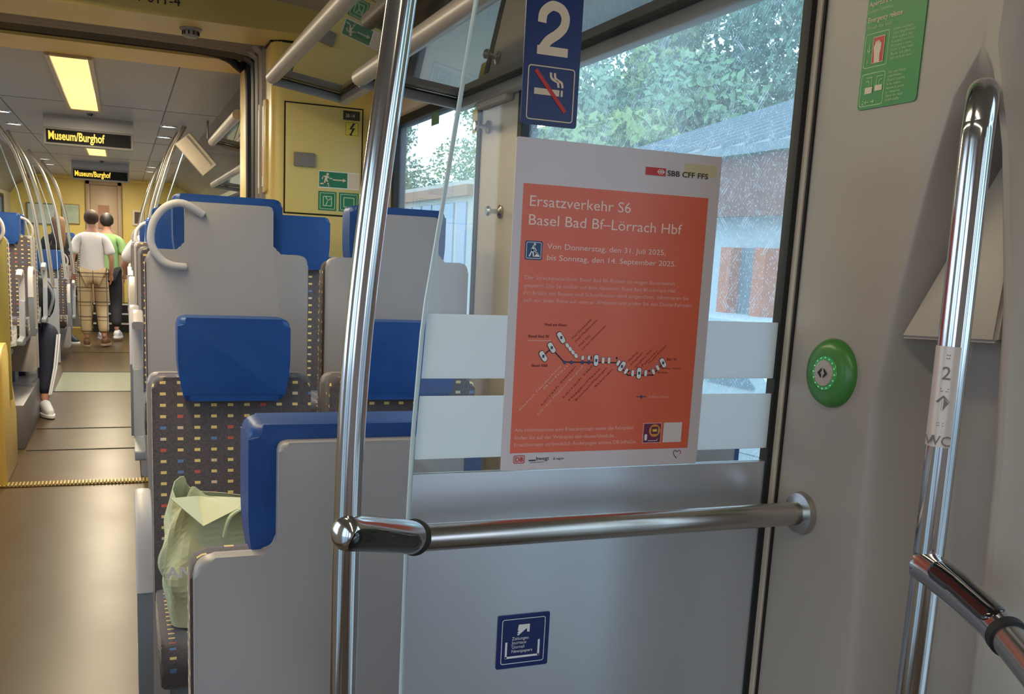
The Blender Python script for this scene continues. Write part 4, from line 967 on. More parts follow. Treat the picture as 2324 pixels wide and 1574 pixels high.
# lowered side coves and ceiling joints
for s_, x in ((1, 0.62), (-1, -1.08)):
    pass
b = MB()
for y in (7.2, 9.7, 11.9, 13.9): b.b6(XL, XR, y, y + 0.006, CZ2 - 0.0015, CZ2)
b.b6(0.275, 0.281, 5.34, 15.9, CZ2 - 0.0015, CZ2); b.b6(-0.741, -0.735, 5.34, 15.9, CZ2 - 0.0015, CZ2)
struct(b.build('trim_15', mat('ceiling_joint', lin(90, 88, 90), 0.6), smooth=False))
b = MB(); cov = [(0.62, 2.30), (0.80, 2.26), (1.02, 2.12), (1.12, 1.97), (1.14, 2.31)]
b.prism(cov, 'y', 5.34, 16.3); b.prism([(2 * AX - p[0], p[1]) for p in cov], 'y', 5.34, 16.3)
struct(b.build('trim_16', mat('cove_grey', lin(140, 132, 128), 0.5), smooth=False))
# end wall
M_endw = mat('end_wall_yellow', lin(226, 200, 110), 0.4, var=0.05)
struct(MB().b6(XL, XR, 16.3, 16.4, 0, 2.6).build('wall_end', M_endw, smooth=False))
struct(MB().b6(XL, XR, 15.9, 16.3, 2.27, 2.6).build('trim_17', M_endw, smooth=False))
dr = struct(MB().b6(-0.47, -0.08, 16.26, 16.3, 0.4, 2.20, 0.01).build('door_3', mat('beige_door', lin(196, 170, 140), 0.45)))
b = MB(); b.b6(-0.53, -0.47, 16.22, 16.30, 0.1, 2.26, 0.006); b.b6(-0.08, -0.02, 16.22, 16.30, 0.1, 2.26, 0.006); b.b6(-0.53, -0.02, 16.22, 16.30, 2.20, 2.26, 0.006)
b.build('door_frame', mat('beige_door_frame', lin(172, 148, 120), 0.45), dr)
MB().b6(-0.36, -0.20, 16.24, 16.262, 1.55, 1.90).build('door_window', mat('door_notice', lin(170, 120, 95), 0.5), dr)
t = thing('stair_steps', 'dark steps with white edges leading up to the end door', 'steps', (-0.15, 15.9, 0))
for k in range(3):
    MB().b6(-0.3, 0.3, k * 0.13 - 0.2, 0.35, k * 0.14, (k + 1) * 0.14).build('step', M_rubber, t, smooth=False)
    MB().b6(-0.3, 0.3, k * 0.13 - 0.208, k * 0.13 - 0.18, (k + 1) * 0.14 - 0.022, (k + 1) * 0.14 + 0.002).build('step_edge', mat('step_white', lin(205, 200, 195), 0.5), t, smooth=False)
# end wall pictures
t = thing('wall_picture', 'pale landscape poster on the yellow end wall left of the door', 'poster', (-0.745, 16.3, 1.74))
MB().b6(-0.125, 0.125, -0.03, 0, -0.15, 0.15, 0.004).build('frame', mat('poster_frame', lin(150, 125, 75), 0.5), t)
MB().b6(-0.112, 0.112, -0.034, -0.029, -0.137, 0.137).build('print', mat('landscape_print', lin(175, 190, 165), 0.5, var=0.3, scale=14), t)
t = thing('wall_picture', 'small dark picture in a white frame on the end wall right of the door', 'poster', (0.215, 16.3, 1.74))
MB().b6(-0.085, 0.085, -0.03, 0, -0.12, 0.12, 0.004).build('frame', mat('white_frame', lin(225, 210, 190), 0.5), t)
MB().b6(-0.055, 0.055, -0.034, -0.029, -0.088, 0.088).build('print', mat('brown_print', lin(90, 62, 40), 0.5, var=0.3, scale=20), t)
t = thing('wall_picture', 'blurred pale poster on the end wall above the left seats', 'poster', (-1.15, 16.3, 1.72))
MB().b6(-0.20, 0.20, -0.03, 0, -0.16, 0.16, 0.004).build('frame', mat('poster_frame2', lin(120, 120, 110), 0.5), t)
MB().b6(-0.18, 0.18, -0.034, -0.029, -0.14, 0.14).build('print', mat('pale_print', lin(190, 200, 200), 0.5, var=0.3, scale=14), t)

# long ceiling lamp panels
lamp_panel('long warm ceiling lamp ahead of the nearer destination display', AX - 0.005, 5.36, 7.50, CZ2, 62, 0.17, col=(1.0, 0.86, 0.62))
lamp_panel('short warm ceiling lamp ahead of the farther destination display', AX - 0.015, 9.4, 11.6, CZ2, 58, 0.17, col=(1.0, 0.86, 0.62))
lamp_panel('farthest warm ceiling lamp close to the end door', AX, 13.4, 15.4, CZ2, 58, 0.17, col=(1.0, 0.86, 0.62))
# round downlights
k = 0
for y in (8.12, 8.98, 12.84, 13.74):
    for x in (0.337, -0.81 if y < 10 else -0.856):
        nm = {8.12: 'first', 8.98: 'second', 12.84: 'third', 13.74: 'fourth'}[y]
        t = thing('downlight', 'round white downlight, %s from the gangway on the %s side' % (nm, 'right' if x > 0 else 'left'), 'lamp', (x, y, CZ2), group='round ceiling downlights')
        MB().lathe([(0.0, -0.004), (0.052, -0.004)], (0, 0, 0), (0, 0, 1), 24).build('diffuser', M_lampw, t)
        MB().lathe([(0.052, -0.003), (0.056, -0.008), (0.066, -0.006), (0.068, 0.0)], (0, 0, 0), (0, 0, 1), 24).build('ring', M_chrome, t)
        ld = bpy.data.lights.new('lamp_light', 'SPOT'); ld.energy = 26; ld.spot_size = 2.3; ld.spot_blend = 0.8; ld.color = (1, 0.97, 0.93); ld.shadow_soft_size = 0.05
        lo = bpy.data.objects.new('lamp_light', ld); C.objects.link(lo); lo.parent = t; lo.location = (0, 0, -0.02)
# hanging destination displays
def display(label, y, x0, x1, z0, z1):
    xc = (x0 + x1) / 2; w = x1 - x0
    t = thing('destination_display', label, 'display', (xc, y, CZ2), group='hanging destination displays')
    h0 = z0 - CZ2; h1 = z1 - CZ2
    MB().b6(-w / 2 - 0.02, w / 2 + 0.02, 0.0, 0.10, h0 - 0.016, h1 + 0.014, 0.006).build('housing', mat('display_housing', lin(150, 145, 140), 0.4), t)
    MB().prism([(-w / 2 - 0.02, h1), (w / 2 + 0.02, h1), (w / 2 + 0.02, 0.0), (-w / 2 - 0.02, 0.0)], 'y', 0.03, 0.10).build('bracket', M_ceil, t, smooth=False)
    MB().b6(-w / 2, w / 2, -0.004, 0.002, h0, h1).build('screen', mat('display_screen', (0.004, 0.004, 0.005), 0.6, var=0.0, spec=0.2), t, smooth=False)
    o = text('Museum/Burghof', (z1 - z0) * 0.90, (x0 + 0.012, y - 0.0055, z0 + (z1 - z0) * 0.24), M_led, None, width=w * 0.66, bold=0.0022, name='led_lettering'); wparent(o, t)
    MB().lathe([(0, -0.02), (0.02, -0.018), (0.03, 0.0)], (0.02, -0.22, 0), (0, 0, 1), 20).build('camera_dome', M_blackgloss, t)
    return t
display('nearer hanging display reading Museum/Burghof in amber letters', 8.0, -0.515, 0.062, 2.098, 2.192)
display('farther hanging display reading Museum/Burghof in amber letters', 12.7, -0.54, 0.055, 2.10, 2.198)

# ------------------------------------------------------------------ second carriage: seats
G2 = 'seats in the far carriage'
M_shell_keep = M_shell
M_olive = mat('olive_yellow_panel', lin(150, 142, 84), 0.45)
so = seat('olive yellow shelled seat at the left edge of the photo', -0.855, 6.28, 1.412, 0.33, 1, aisle=1, ring=True, group=G2)
for ch in so.children:
    if ch.name.startswith('shell'): ch.data.materials[0] = M_olive
struct(MB().prism(rpoly([(5.95, 0.0), (6.60, 0.0), (6.60, 0.33), (6.22, 0.80), (5.95, 0.80)], [0, 0, 0.02, 0.02, 0.12]), 'x', -1.4, -0.645, 0.01).build('trim_18', M_yellow))
seat('dotted cloth seat facing the camera with blue headrest, left of the aisle', -0.84, 7.85, 1.412, 0.30, -1, aisle=1, group=G2)
seat('tall shelled seat with grab ring behind the left facing seat', -0.84, 8.02, 1.412, 0.30, 1, aisle=1, ring=True, group=G2)
seat('low grey shelled seat turned away, beyond the seated passenger with white shoes', -0.83, 12.5, 1.09, 0.0, 1, aisle=1, ring=True, group=G2)
seat('low dotted seat facing the camera at the far left of the aisle', -0.83, 12.35, 1.09, 0.0, -1, aisle=1, group=G2)
seat('low dotted seat facing the camera with the tracksuit passenger on it', -0.86, 9.42, 1.09, 0.0, -1, aisle=1, group=G2)
seat('left window seat turned away near the end of the far carriage', -1.30, 12.5, 1.09, 0.0, 1, aisle=1, arm=False, group=G2)
seat('left window seat facing the camera in the far carriage', -1.31, 7.85, 1.412, 0.30, -1, aisle=1, arm=False, group=G2)
seat('shelled seat left of the aisle close to the end wall', -0.80, 15.2, 1.30, 0.0, -1, aisle=1, group=G2)
struct(MB().b6(XL, -0.64, 7.00, 8.6, 0, 0.30, 0.006).build('trim_19', M_podium))
seat('right aisle seat facing the camera just past the gangway', 0.285, 6.75, 1.412, 0.30, -1, group=G2)
seat('right aisle seat turned away with grab ring, second ring along the aisle', 0.285, 6.92, 1.412, 0.30, 1, ring=True, group=G2)
seat('right window seat turned away past the gangway', 0.785, 6.92, 1.412, 0.30, 1, arm=False, group=G2)
seat('right aisle seat turned away with grab ring, third ring along the aisle', 0.285, 9.4, 1.40, 0.25, 1, ring=True, group=G2)
seat('right aisle seat facing the camera before the farthest poles', 0.285, 9.25, 1.40, 0.25, -1, group=G2)
seat('right aisle seat turned away near the end wall', 0.36, 14.6, 1.45, 0.0, 1, ring=True, group=G2)
struct(MB().b6(0.07, XR, 6.1, 7.6, 0, 0.30, 0.006).build('trim_20', M_podium))
struct(MB().b6(0.07, XR, 8.7, 10.4, 0, 0.25, 0.006).build('trim_21', M_podium))

# bent poles of the far vestibules with glass screens
def bent_pole(label, pts, y, r=0.017, grp='bent grab poles of the far carriage'):
    x0 = pts[0][0]
    zb_ = pts[0][1]
    t = thing('grab_pole', label, 'grab pole', (x0, y, zb_), group=grp)
    MB().tube([(p.x - x0, 0, p.z - zb_) for p in smoothpath([(p[0], 0, p[1]) for p in pts], 4)], r, 14).build('pole', M_bronze, t)
    MB().lathe([(0, 0), (0.035, 0), (0.035, 0.008), (0.017, 0.012)], (0, 0, 0), (0, 0, 1), 16).build('base_flange', M_brush, t)
    return t
for x, y, lb in ((0.225, 8.0, 'bent pole right of the aisle, nearest in the far carriage'), (0.205, 8.5, 'bent pole right of the aisle, second in the far carriage'), (0.19, 12.0, 'bent pole right of the aisle, third in the far carriage'), (0.19, 12.7, 'bent pole right of the aisle, farthest in the far carriage')):
    z0 = 0.0
    bent_pole(lb, [(x - 0.05, z0), (x - 0.045, 1.0), (x - 0.035, 1.40), (x + 0.0, 1.666), (x + 0.065, 1.90), (x + 0.145, 2.14), (x + 0.225, 2.30)], y)
for x, y, lb in ((-0.645, 9.62, 'bent pole left of the aisle, second from the left photo edge'), (-0.640, 8.66, 'bent pole left of the aisle, nearest in the far carriage'), (-0.64, 11.6, 'bent pole left of the aisle, third in the far carriage'), (-0.63, 13.2, 'bent pole left of the aisle, farthest in the far carriage')):
    bent_pole(lb, [(x + 0.038, 0.95), (x + 0.035, 1.05), (x, 1.394), (x - 0.035, 1.684), (x - 0.14, 2.048), (x - 0.25, 2.237), (x - 0.28, 2.30)], y)
for i, (y, s_) in enumerate(((8.25, 1), (12.2, 1), (8.62, -1), (11.7, -1))):
    xs_ = [(0.24, 0.95), (0.25, 1.35), (0.33, 1.75), (0.46, 2.15), (1.05, 2.15), (1.05, 0.95)]
    if s_ == -1: xs_ = [(2 * AX - p[0] + 0.02, p[1]) for p in xs_]
    t = thing('glass_screen', ('right' if s_ == 1 else 'left') + (' nearer' if y < 10 else ' farther') + ' glass wind screen beside the aisle of the far carriage', 'partition', (xs_[0][0], y, 0))
    MB().prism([(p[0] - xs_[0][0], p[1]) for p in xs_], 'y', 0, 0.01).build('glass_pane', G_part, t, smooth=False)
    MB().tube([(xs_[k][0] - xs_[0][0], 0.005, xs_[k][1]) for k in range(4)], 0.004, 6).build('glass_edge', G_edge, t)
    lo_ = MB().b6(0, xs_[4][0] - xs_[0][0], -0.003, 0.013, 0.02, 0.95).build('lower_panel', M_sheet, t, smooth=False)
# racks in the far carriage
rack('far carriage luggage rack seen just past the gangway on the right', 0.565, 2.10, 0.865, 2.055, 5.36, 6.95)
rack('low glass luggage rack of the far carriage above the right seats', 0.78, 1.96, 1.08, 1.93, 6.4, 9.5)
# tilted information board under the cove
t = thing('information_board', 'tilted pale board hanging under the ceiling right of the aisle', 'board', (0.50, 7.5, 2.055))
ang = math.radians(48)
MB().box((0, 0, 0), (0.28, 0.02, 0.13), Matrix.Rotation(ang, 3, 'Y'), 0.004).build('panel', mat('board_beige', lin(215, 200, 175), 0.4, var=0.15, scale=10), t)
MB().box((0.02, -0.012, 0.03), (0.25, 0.006, 0.012), Matrix.Rotation(ang, 3, 'Y')).build('strip', M_frame, t)
MB().box((0.0, 0.01, 0.0), (0.29, 0.006, 0.138), Matrix.Rotation(ang, 3, 'Y'), 0.002).build('backing', M_frame, t)
MB().tube([(0.08, 0.01, 0.12), (0.08, 0.01, 0.245)], 0.008, 8).build('hanger', M_frame, t)

# ------------------------------------------------------------------ people
M_skin = mat('skin', lin(196, 140, 115), 0.5, var=0.05)
def skin(name, V, Ed, Rd, m, parent, sub=2, root=0):
    me = bpy.data.meshes.new(name); me.from_pydata([tuple(v) for v in V], Ed, []); me.materials.append(m)
    o = bpy.data.objects.new(name, me); C.objects.link(o); o.parent = parent
    md = o.modifiers.new('skin', 'SKIN'); md.use_smooth_shade = True
    sv = me.skin_vertices[0].data if me.skin_vertices else None
    if sv is None:
        bm2 = bmesh.new(); bm2.from_mesh(me); bm2.verts.layers.skin.verify(); bm2.to_mesh(me); bm2.free(); sv = me.skin_vertices[0].data
    for i, r in enumerate(Rd):
        sv[i].radius = r if isinstance(r, tuple) else (r, r); sv[i].use_root = (i == root)
    o.modifiers.new('sub', 'SUBSURF').levels = sub; o.modifiers['sub'].render_levels = sub
    return o
def hair_cap(parent, c, r, m, sc=(1.0, 1.08, 1.0), cut=-0.02, back=True, facing=1):
    b = MB(); b.ball((0, 0, 0), r, sc, 3)
    for v in list(b.bm.verts):
        # keep the crown and the back of the head (the side away from the face)
        if v.co.z < cut * 1.0 and not (v.co.y * facing < -0.02 and v.co.z > -0.10) and not (abs(v.co.x) > r * 0.8 and v.co.z > -0.03): b.bm.verts.remove(v)
    random.seed(3)
    for v in b.bm.verts: v.co *= 1 + random.uniform(-0.02, 0.03)
    o = b.build('hair', m, parent); o.location = c
    md = o.modifiers.new('t', 'SOLIDIFY'); md.thickness = 0.012
    return o
def hands(parent, wrist, direction, m, side):
    w = Vector(wrist); d = Vector(direction).normalized(); x = Vector((1, 0, 0)); y = d.cross(x).normalized()
    V = [w - d * 0.03, w, w + d * 0.045, w + d * 0.085]; E_ = [(0, 1), (1, 2), (2, 3)]; R_ = [0.024, 0.022, (0.036, 0.017), (0.038, 0.015)]
    o = skin('hand', V, E_, R_, m, parent)
    for k, L in enumerate((0.062, 0.072, 0.068, 0.052)):
        s_ = w + d * 0.075 + y * ((k - 1.5) * 0.019)
        skin('finger', [s_, s_ + d * L * 0.55, s_ + d * L * 0.9 + x * -0.012 * side], [(0, 1), (1, 2)], [0.009, 0.0085, 0.0075], m, o, 1)
    s_ = w + d * 0.02 + y * -0.025
    skin('finger', [s_, s_ + d * 0.03 - y * 0.022, s_ + d * 0.058 - y * 0.026], [(0, 1), (1, 2)], [0.011, 0.010, 0.008], m, o, 1)

def shoe(parent, ankle, d, m, sole, name='shoe'):
    a = Vector(ankle); d = Vector((d[0], d[1], 0)).normalized(); r = Vector((d.y, -d.x, 0))
    V = [a + Vector((0, 0, 0.03)), a - d * 0.045 + Vector((0, 0, -0.045)), a + d * 0.04 + Vector((0, 0, -0.04)), a + d * 0.12 + Vector((0, 0, -0.055)), a + d * 0.17 + Vector((0, 0, -0.06))]
    o = skin(name, V, [(0, 2), (1, 2), (2, 3), (3, 4)], [0.042, 0.04, 0.045, 0.040, 0.03], m, parent, 2)
    b = MB(); pts = []
    for k in range(20):
        an = 2 * PI * k / 20; px_ = math.cos(an); py_ = math.sin(an)
        q = a + d * (0.055 + px_ * 0.145) + r * (py_ * 0.047); pts.append((q.x, q.y))
    b.prism(pts, 'z', a.z - 0.098, a.z - 0.072, 0.004, 2); b.build('sole', sole, o)
    return o

def plaid():
    m = mat('beige_plaid_cloth', lin(198, 172, 132), 0.85, var=0.06)
    n = m.node_tree.nodes; l = m.node_tree.links; p = n['Principled BSDF']
    t = n.new('ShaderNodeTexCoord'); s = n.new('ShaderNodeSeparateXYZ'); l.new(t.outputs['Object'], s.inputs[0])
    acc = None
    for ax, per, w in (('Z', 0.19, 0.09), ('X', 0.16, 0.07), ('Z', 0.19, 0.05)):
        a = n.new('ShaderNodeMath'); a.operation = 'DIVIDE'; a.inputs[1].default_value = per; l.new(s.outputs[ax], a.inputs[0])
        a2 = n.new('ShaderNodeMath'); a2.operation = 'ADD'; a2.inputs[1].default_value = 20.0 if w > 0.06 else 20.22; l.new(a.outputs[0], a2.inputs[0])
        f = n.new('ShaderNodeMath'); f.operation = 'FRACT'; l.new(a2.outputs[0], f.inputs[0])
        c = n.new('ShaderNodeMath'); c.operation = 'LESS_THAN'; c.inputs[1].default_value = w; l.new(f.outputs[0], c.inputs[0])
        if acc is None: acc = c.outputs[0]
        else:
            k = n.new('ShaderNodeMath'); k.operation = 'MAXIMUM'; l.new(acc, k.inputs[0]); l.new(c.outputs[0], k.inputs[1]); acc = k.outputs[0]
    mx = n.new('ShaderNodeMix'); mx.data_type = 'RGBA'
    src = p.inputs['Base Color'].links[0].from_socket
    fa = n.new('ShaderNodeMath'); fa.operation = 'MULTIPLY'; fa.inputs[1].default_value = 0.75; l.new(acc, fa.inputs[0])
    l.new(fa.outputs[0], mx.inputs['Factor']); l.new(src, mx.inputs['A']); mx.inputs['B'].default_value = (*lin(66, 52, 44), 1)
    l.new(mx.outputs['Result'], p.inputs['Base Color'])
    return m

def walker(label, x, y, height, shirt, trousers, shoes, sole, hairm, stride=1, lean=0.0, rz=0.0):
    t = thing('person', label, 'person', (x, y, 0), rz)
    k = height / 1.78
    def K(p): return Vector(p) * k
    # facing +Y (away from the camera), walking
    lh, rh = K((-0.095, 0.0, 0.93)), K((0.095, 0.0, 0.93))
    lk, rk = (K((-0.11, 0.03, 0.50)), K((0.10, 0.10, 0.50)))
    la, ra = (K((-0.085, -0.01, 0.09)), K((0.125, -0.08, 0.115)))
    if stride < 0:
        lk, rk = K((-0.10, 0.12, 0.50)), K((0.10, 0.0, 0.50)); la, ra = K((-0.10, 0.16, 0.09)), K((0.10, -0.16, 0.14))
    pel = K((0, 0, 0.97)); wst = K((0, -0.005, 1.10)); ch = K((0, -0.005, 1.30)); sh = K((0, -0.01, 1.42)); nk_ = K((0, 0.0, 1.52)); hd = K((0, 0.02, 1.60)); hd2 = K((0, 0.02, 1.70))
    ls, rs = K((-0.172, -0.01, 1.385)), K((0.172, -0.01, 1.385))
    le, re = K((-0.235, -0.03, 1.14)), K((0.235, -0.03, 1.14))
    lw, rw = K((-0.235, 0.05, 0.92)), K((0.22, 0.06, 0.93))
    V = [pel, wst, ch, sh, nk_, hd, hd2, ls, le, lw, rs, re, rw, lh, lk, la, rh, rk, ra]
    E_ = [(0, 1), (1, 2), (2, 3), (3, 4), (4, 5), (5, 6), (3, 7), (7, 8), (8, 9), (3, 10), (10, 11), (11, 12), (0, 13), (13, 14), (14, 15), (0, 16), (16, 17), (17, 18)]
    R_ = [(.13, .10), (.125, .095), (.15, .11), (.10, .08), .055, (.060, .075), (.072, .085), .046, .040, .027, .052, .040, .027, .085, .055, .036, .085, .055, .036]
    skin('body', V, E_, [tuple(q * k * 0.92 for q in r) if isinstance(r, tuple) else r * k * 0.92 for r in R_], M_skin, t)
    # ears
    for s_ in (-1, 1): MB().ball(tuple(K((s_ * 0.078, 0.015, 1.635))), 0.022, (0.45, 0.8, 1.2), 2).build('ear', M_skin, t)
    hair_cap(t, K((0, 0.006, 1.662)), 0.090 * k, hairm, (1.0, 1.1, 1.12), -0.01)
    # shirt
    Vs = [K((0, 0, 0.90)), K((0, -0.01, 1.02)), wst, ch, sh, K((0, 0, 1.47)), ls, ls.lerp(le, 0.55), ls.lerp(le, 0.80), rs, rs.lerp(re, 0.55), rs.lerp(re, 0.80)]
    skin('t_shirt', Vs, [(0, 1), (1, 2), (2, 3), (3, 4), (4, 5), (4, 6), (6, 7), (7, 8), (4, 9), (9, 10), (10, 11)],
         [(.165, .125), (.160, .12), (.158, .118), (.165, .122), (.110, .092), .055, .066, .074, .074, .066, .074, .074], shirt, t)
    # trousers
    Vt = [K((0, 0, 0.97)), lh, lk, la + Vector((0, 0, 0.05)), rh, rk, ra + Vector((0, 0, 0.05))]
    skin('trousers', Vt, [(0, 1), (1, 2), (2, 3), (0, 4), (4, 5), (5, 6)], [(.15, .12), .105, .085, .068, .105, .085, .068], trousers, t)
    shoe(t, la, (-0.15, 1), shoes, sole)
    sr = shoe(t, ra, (0.35, 1), shoes, sole)
    hands(t, lw, (le - lw) * -1, M_skin, -1); hands(t, rw, (re - rw) * -1, M_skin, 1)
    return t
M_tee = mat('white_cotton', lin(232, 222, 216), 0.85, var=0.04, bump=0.3, bscale=14)
M_hair = mat('dark_brown_hair', lin(58, 40, 26), 0.7, var=0.3, scale=60)
M_hairb = mat('black_hair', lin(28, 22, 20), 0.6, var=0.3, scale=60)
walker('man walking away in white t-shirt, beige plaid trousers and brown shoes', -0.385, 13.66, 1.78, M_tee, plaid(), mat('brown_shoe', lin(120, 85, 55), 0.6), mat('shoe_sole', lin(175, 150, 120), 0.6), M_hair)
walker('dark haired man in green shirt walking in front of the man in white', -0.215, 14.5, 1.77, mat('green_cloth', lin(135, 170, 110), 0.85, var=0.15, scale=10), mat('black_trousers', lin(32, 32, 36), 0.8), mat('white_shoe', lin(225, 225, 228), 0.5), M_white, M_hairb, stride=-1)

def woman():
    t = thing('person', 'woman with long brown hair and black top standing at the far left', 'person', (-0.80, 14.0, 0), 0.3)
    k = 0.97; K = lambda p: Vector(p) * k
    V = [K(p) for p in ((0, 0, .97), (0, 0, 1.12), (0, 0, 1.28), (0, 0, 1.40), (0, 0.01, 1.50), (0, .02, 1.60), (0, .02, 1.70), (-.16, 0, 1.40), (-.20, .02, 1.15), (-.12, .16, 1.08), (.16, 0, 1.40), (.20, .02, 1.15), (.12, .16, 1.08), (-.09, 0, .92), (-.10, .02, .5), (-.09, 0, .09), (.09, 0, .92), (.10, .02, .5), (.10, 0, .09))]
    E_ = [(0, 1), (1, 2), (2, 3), (3, 4), (4, 5), (5, 6), (3, 7), (7, 8), (8, 9), (3, 10), (10, 11), (11, 12), (0, 13), (13, 14), (14, 15), (0, 16), (16, 17), (17, 18)]
    skin('body', V, E_, [(.12, .09), (.10, .08), (.12, .09), (.09, .07), .045, .075, .072, .045, .035, .025, .045, .035, .025, .075, .05, .032, .075, .05, .032], M_skin, t)
    skin('top', [K(p) for p in ((0, 0, .96), (0, 0, 1.12), (0, 0, 1.28), (0, 0, 1.42), (-.16, 0, 1.40), (-.205, .02, 1.15), (-.14, .14, 1.09), (.16, 0, 1.40), (.205, .02, 1.15), (.14, .14, 1.09))], [(0, 1), (1, 2), (2, 3), (3, 4), (4, 5), (5, 6), (3, 7), (7, 8), (8, 9)], [(.15, .12), (.13, .10), (.14, .11), .07, .065, .055, .042, .065, .055, .042], mat('black_cloth', lin(30, 28, 30), 0.85), t)
    skin('jeans', [K(p) for p in ((0, 0, .95), (-.09, 0, .90), (-.10, .02, .5), (-.09, 0, .13), (.09, 0, .90), (.10, .02, .5), (.10, 0, .13))], [(0, 1), (1, 2), (2, 3), (0, 4), (4, 5), (5, 6)], [(.13, .10), .09, .065, .05, .09, .065, .05], mat('grey_jeans', lin(120, 130, 145), 0.85), t)
    skin('hair', [K(p) for p in ((0, 0, 1.72), (0, -.02, 1.62), (0, -.05, 1.48), (0.01, -.07, 1.34), (0.01, -.06, 1.24))], [(0, 1), (1, 2), (2, 3), (3, 4)], [.085, .098, .085, .07, .04], mat('long_brown_hair', lin(110, 78, 50), 0.7, var=0.3, scale=40), t)
    M_snk = mat('dark_sneaker', lin(50, 55, 65), 0.6)
    shoe(t, K((-.09, 0, .10)), (-0.3, -1), M_snk, M_white); shoe(t, K((.10, 0, .10)), (0.5, -1), M_snk, M_white)
woman()

def sitter_left():
    t = thing('person', 'seated passenger in dark striped tracksuit and white shoes left of the aisle', 'person', (-0.86, 9.02, 0))
    M_trk = mat('navy_tracksuit', lin(26, 30, 48), 0.8, var=0.1)
    hip = Vector((0, 0, 0.60)); k1 = Vector((0.29, -0.52, 0.66)); a1 = Vector((0.25, -0.70, 0.105)); k2 = Vector((0.05, -0.44, 0.66)); a2 = Vector((0.05, -0.52, 0.105))
    V = [hip, Vector((-.02, .05, .80)), Vector((-.03, .08, 1.02)), Vector((-.03, .08, 1.14)), Vector((-.03, .05, 1.24)), Vector((-.03, .03, 1.34)), Vector((-.2, .07, 1.10)), Vector((-.24, -.08, .88)), Vector((-.1, -.25, .80)), Vector((.14, .07, 1.10)), Vector((.2, -.08, .88)), Vector((.12, -.26, .80)), Vector((.09, 0, .58)), k1, a1, Vector((-.09, 0, .58)), k2, a2]
    E_ = [(0, 1), (1, 2), (2, 3), (3, 4), (4, 5), (3, 6), (6, 7), (7, 8), (3, 9), (9, 10), (10, 11), (0, 12), (12, 13), (13, 14), (0, 15), (15, 16), (16, 17)]
    skin('body', V, E_, [(.12, .10), (.12, .1), (.13, .1), .08, .05, .085, .045, .036, .026, .045, .036, .026, .08, .055, .034, .08, .055, .034], M_skin, t)
    skin('jacket', V[:4] + V[6:12], [(0, 1), (1, 2), (2, 3), (3, 4), (4, 5), (5, 6), (3, 7), (7, 8), (8, 9)], [(.15, .13), (.15, .13), (.16, .13), .09, .07, .06, .045, .07, .06, .045], mat('black_jacket', lin(20, 20, 22), 0.85), t)
    tr = skin('tracksuit_trousers', [V[0], V[12], V[13], V[14] + Vector((0, 0, .06)), V[15], V[16], V[17] + Vector((0, 0, .06))], [(0, 1), (1, 2), (2, 3), (0, 4), (4, 5), (5, 6)], [(.15, .13), .11, .085, .05, .11, .08, .05], M_trk, t)
    s1 = MB().tube([tuple(k1 + Vector((0.075, -0.02, -0.02))), tuple(k1.lerp(a1, .5) + Vector((0.07, -0.02, 0))), tuple(a1 + Vector((0.048, -0.02, .07)))], 0.008, 8)
    s1.tube([tuple(k1 + Vector((0.06, -0.06, -0.02))), tuple(k1.lerp(a1, .5) + Vector((0.055, -0.055, 0))), tuple(a1 + Vector((0.038, -0.045, .07)))], 0.007, 8).build('side_stripe', M_white, tr)
    hair_cap(t, Vector((-.03, .04, 1.38)), 0.10, M_hairb, facing=-1)
    M_ws = mat('white_shoe', lin(225, 225, 228), 0.5)
    shoe(t, a1, (0.35, -1), M_ws, M_white); shoe(t, a2, (0.2, -1), M_ws, M_white)
    bp = thing('backpack', 'black backpack on the lap of the seated passenger left of the aisle', 'backpack', (-0.66, 8.70, 0.76))
    b = MB(); b.ball((0, 0, 0.14), 0.17, (0.75, 0.6, 1.15), 3)
    for v in b.bm.verts:
        if v.co.z < 0: v.co.z *= 0.3
    b.build('bag_body', mat('black_nylon', lin(16, 16, 18), 0.6, bump=0.3, bscale=20), bp)
    MB().tube(smoothpath([(0.06, -0.08, 0.30), (0.12, -0.12, 0.18), (0.08, -0.1, 0.02)], 5), 0.012, 8).build('strap', M_armd, bp)
sitter_left()
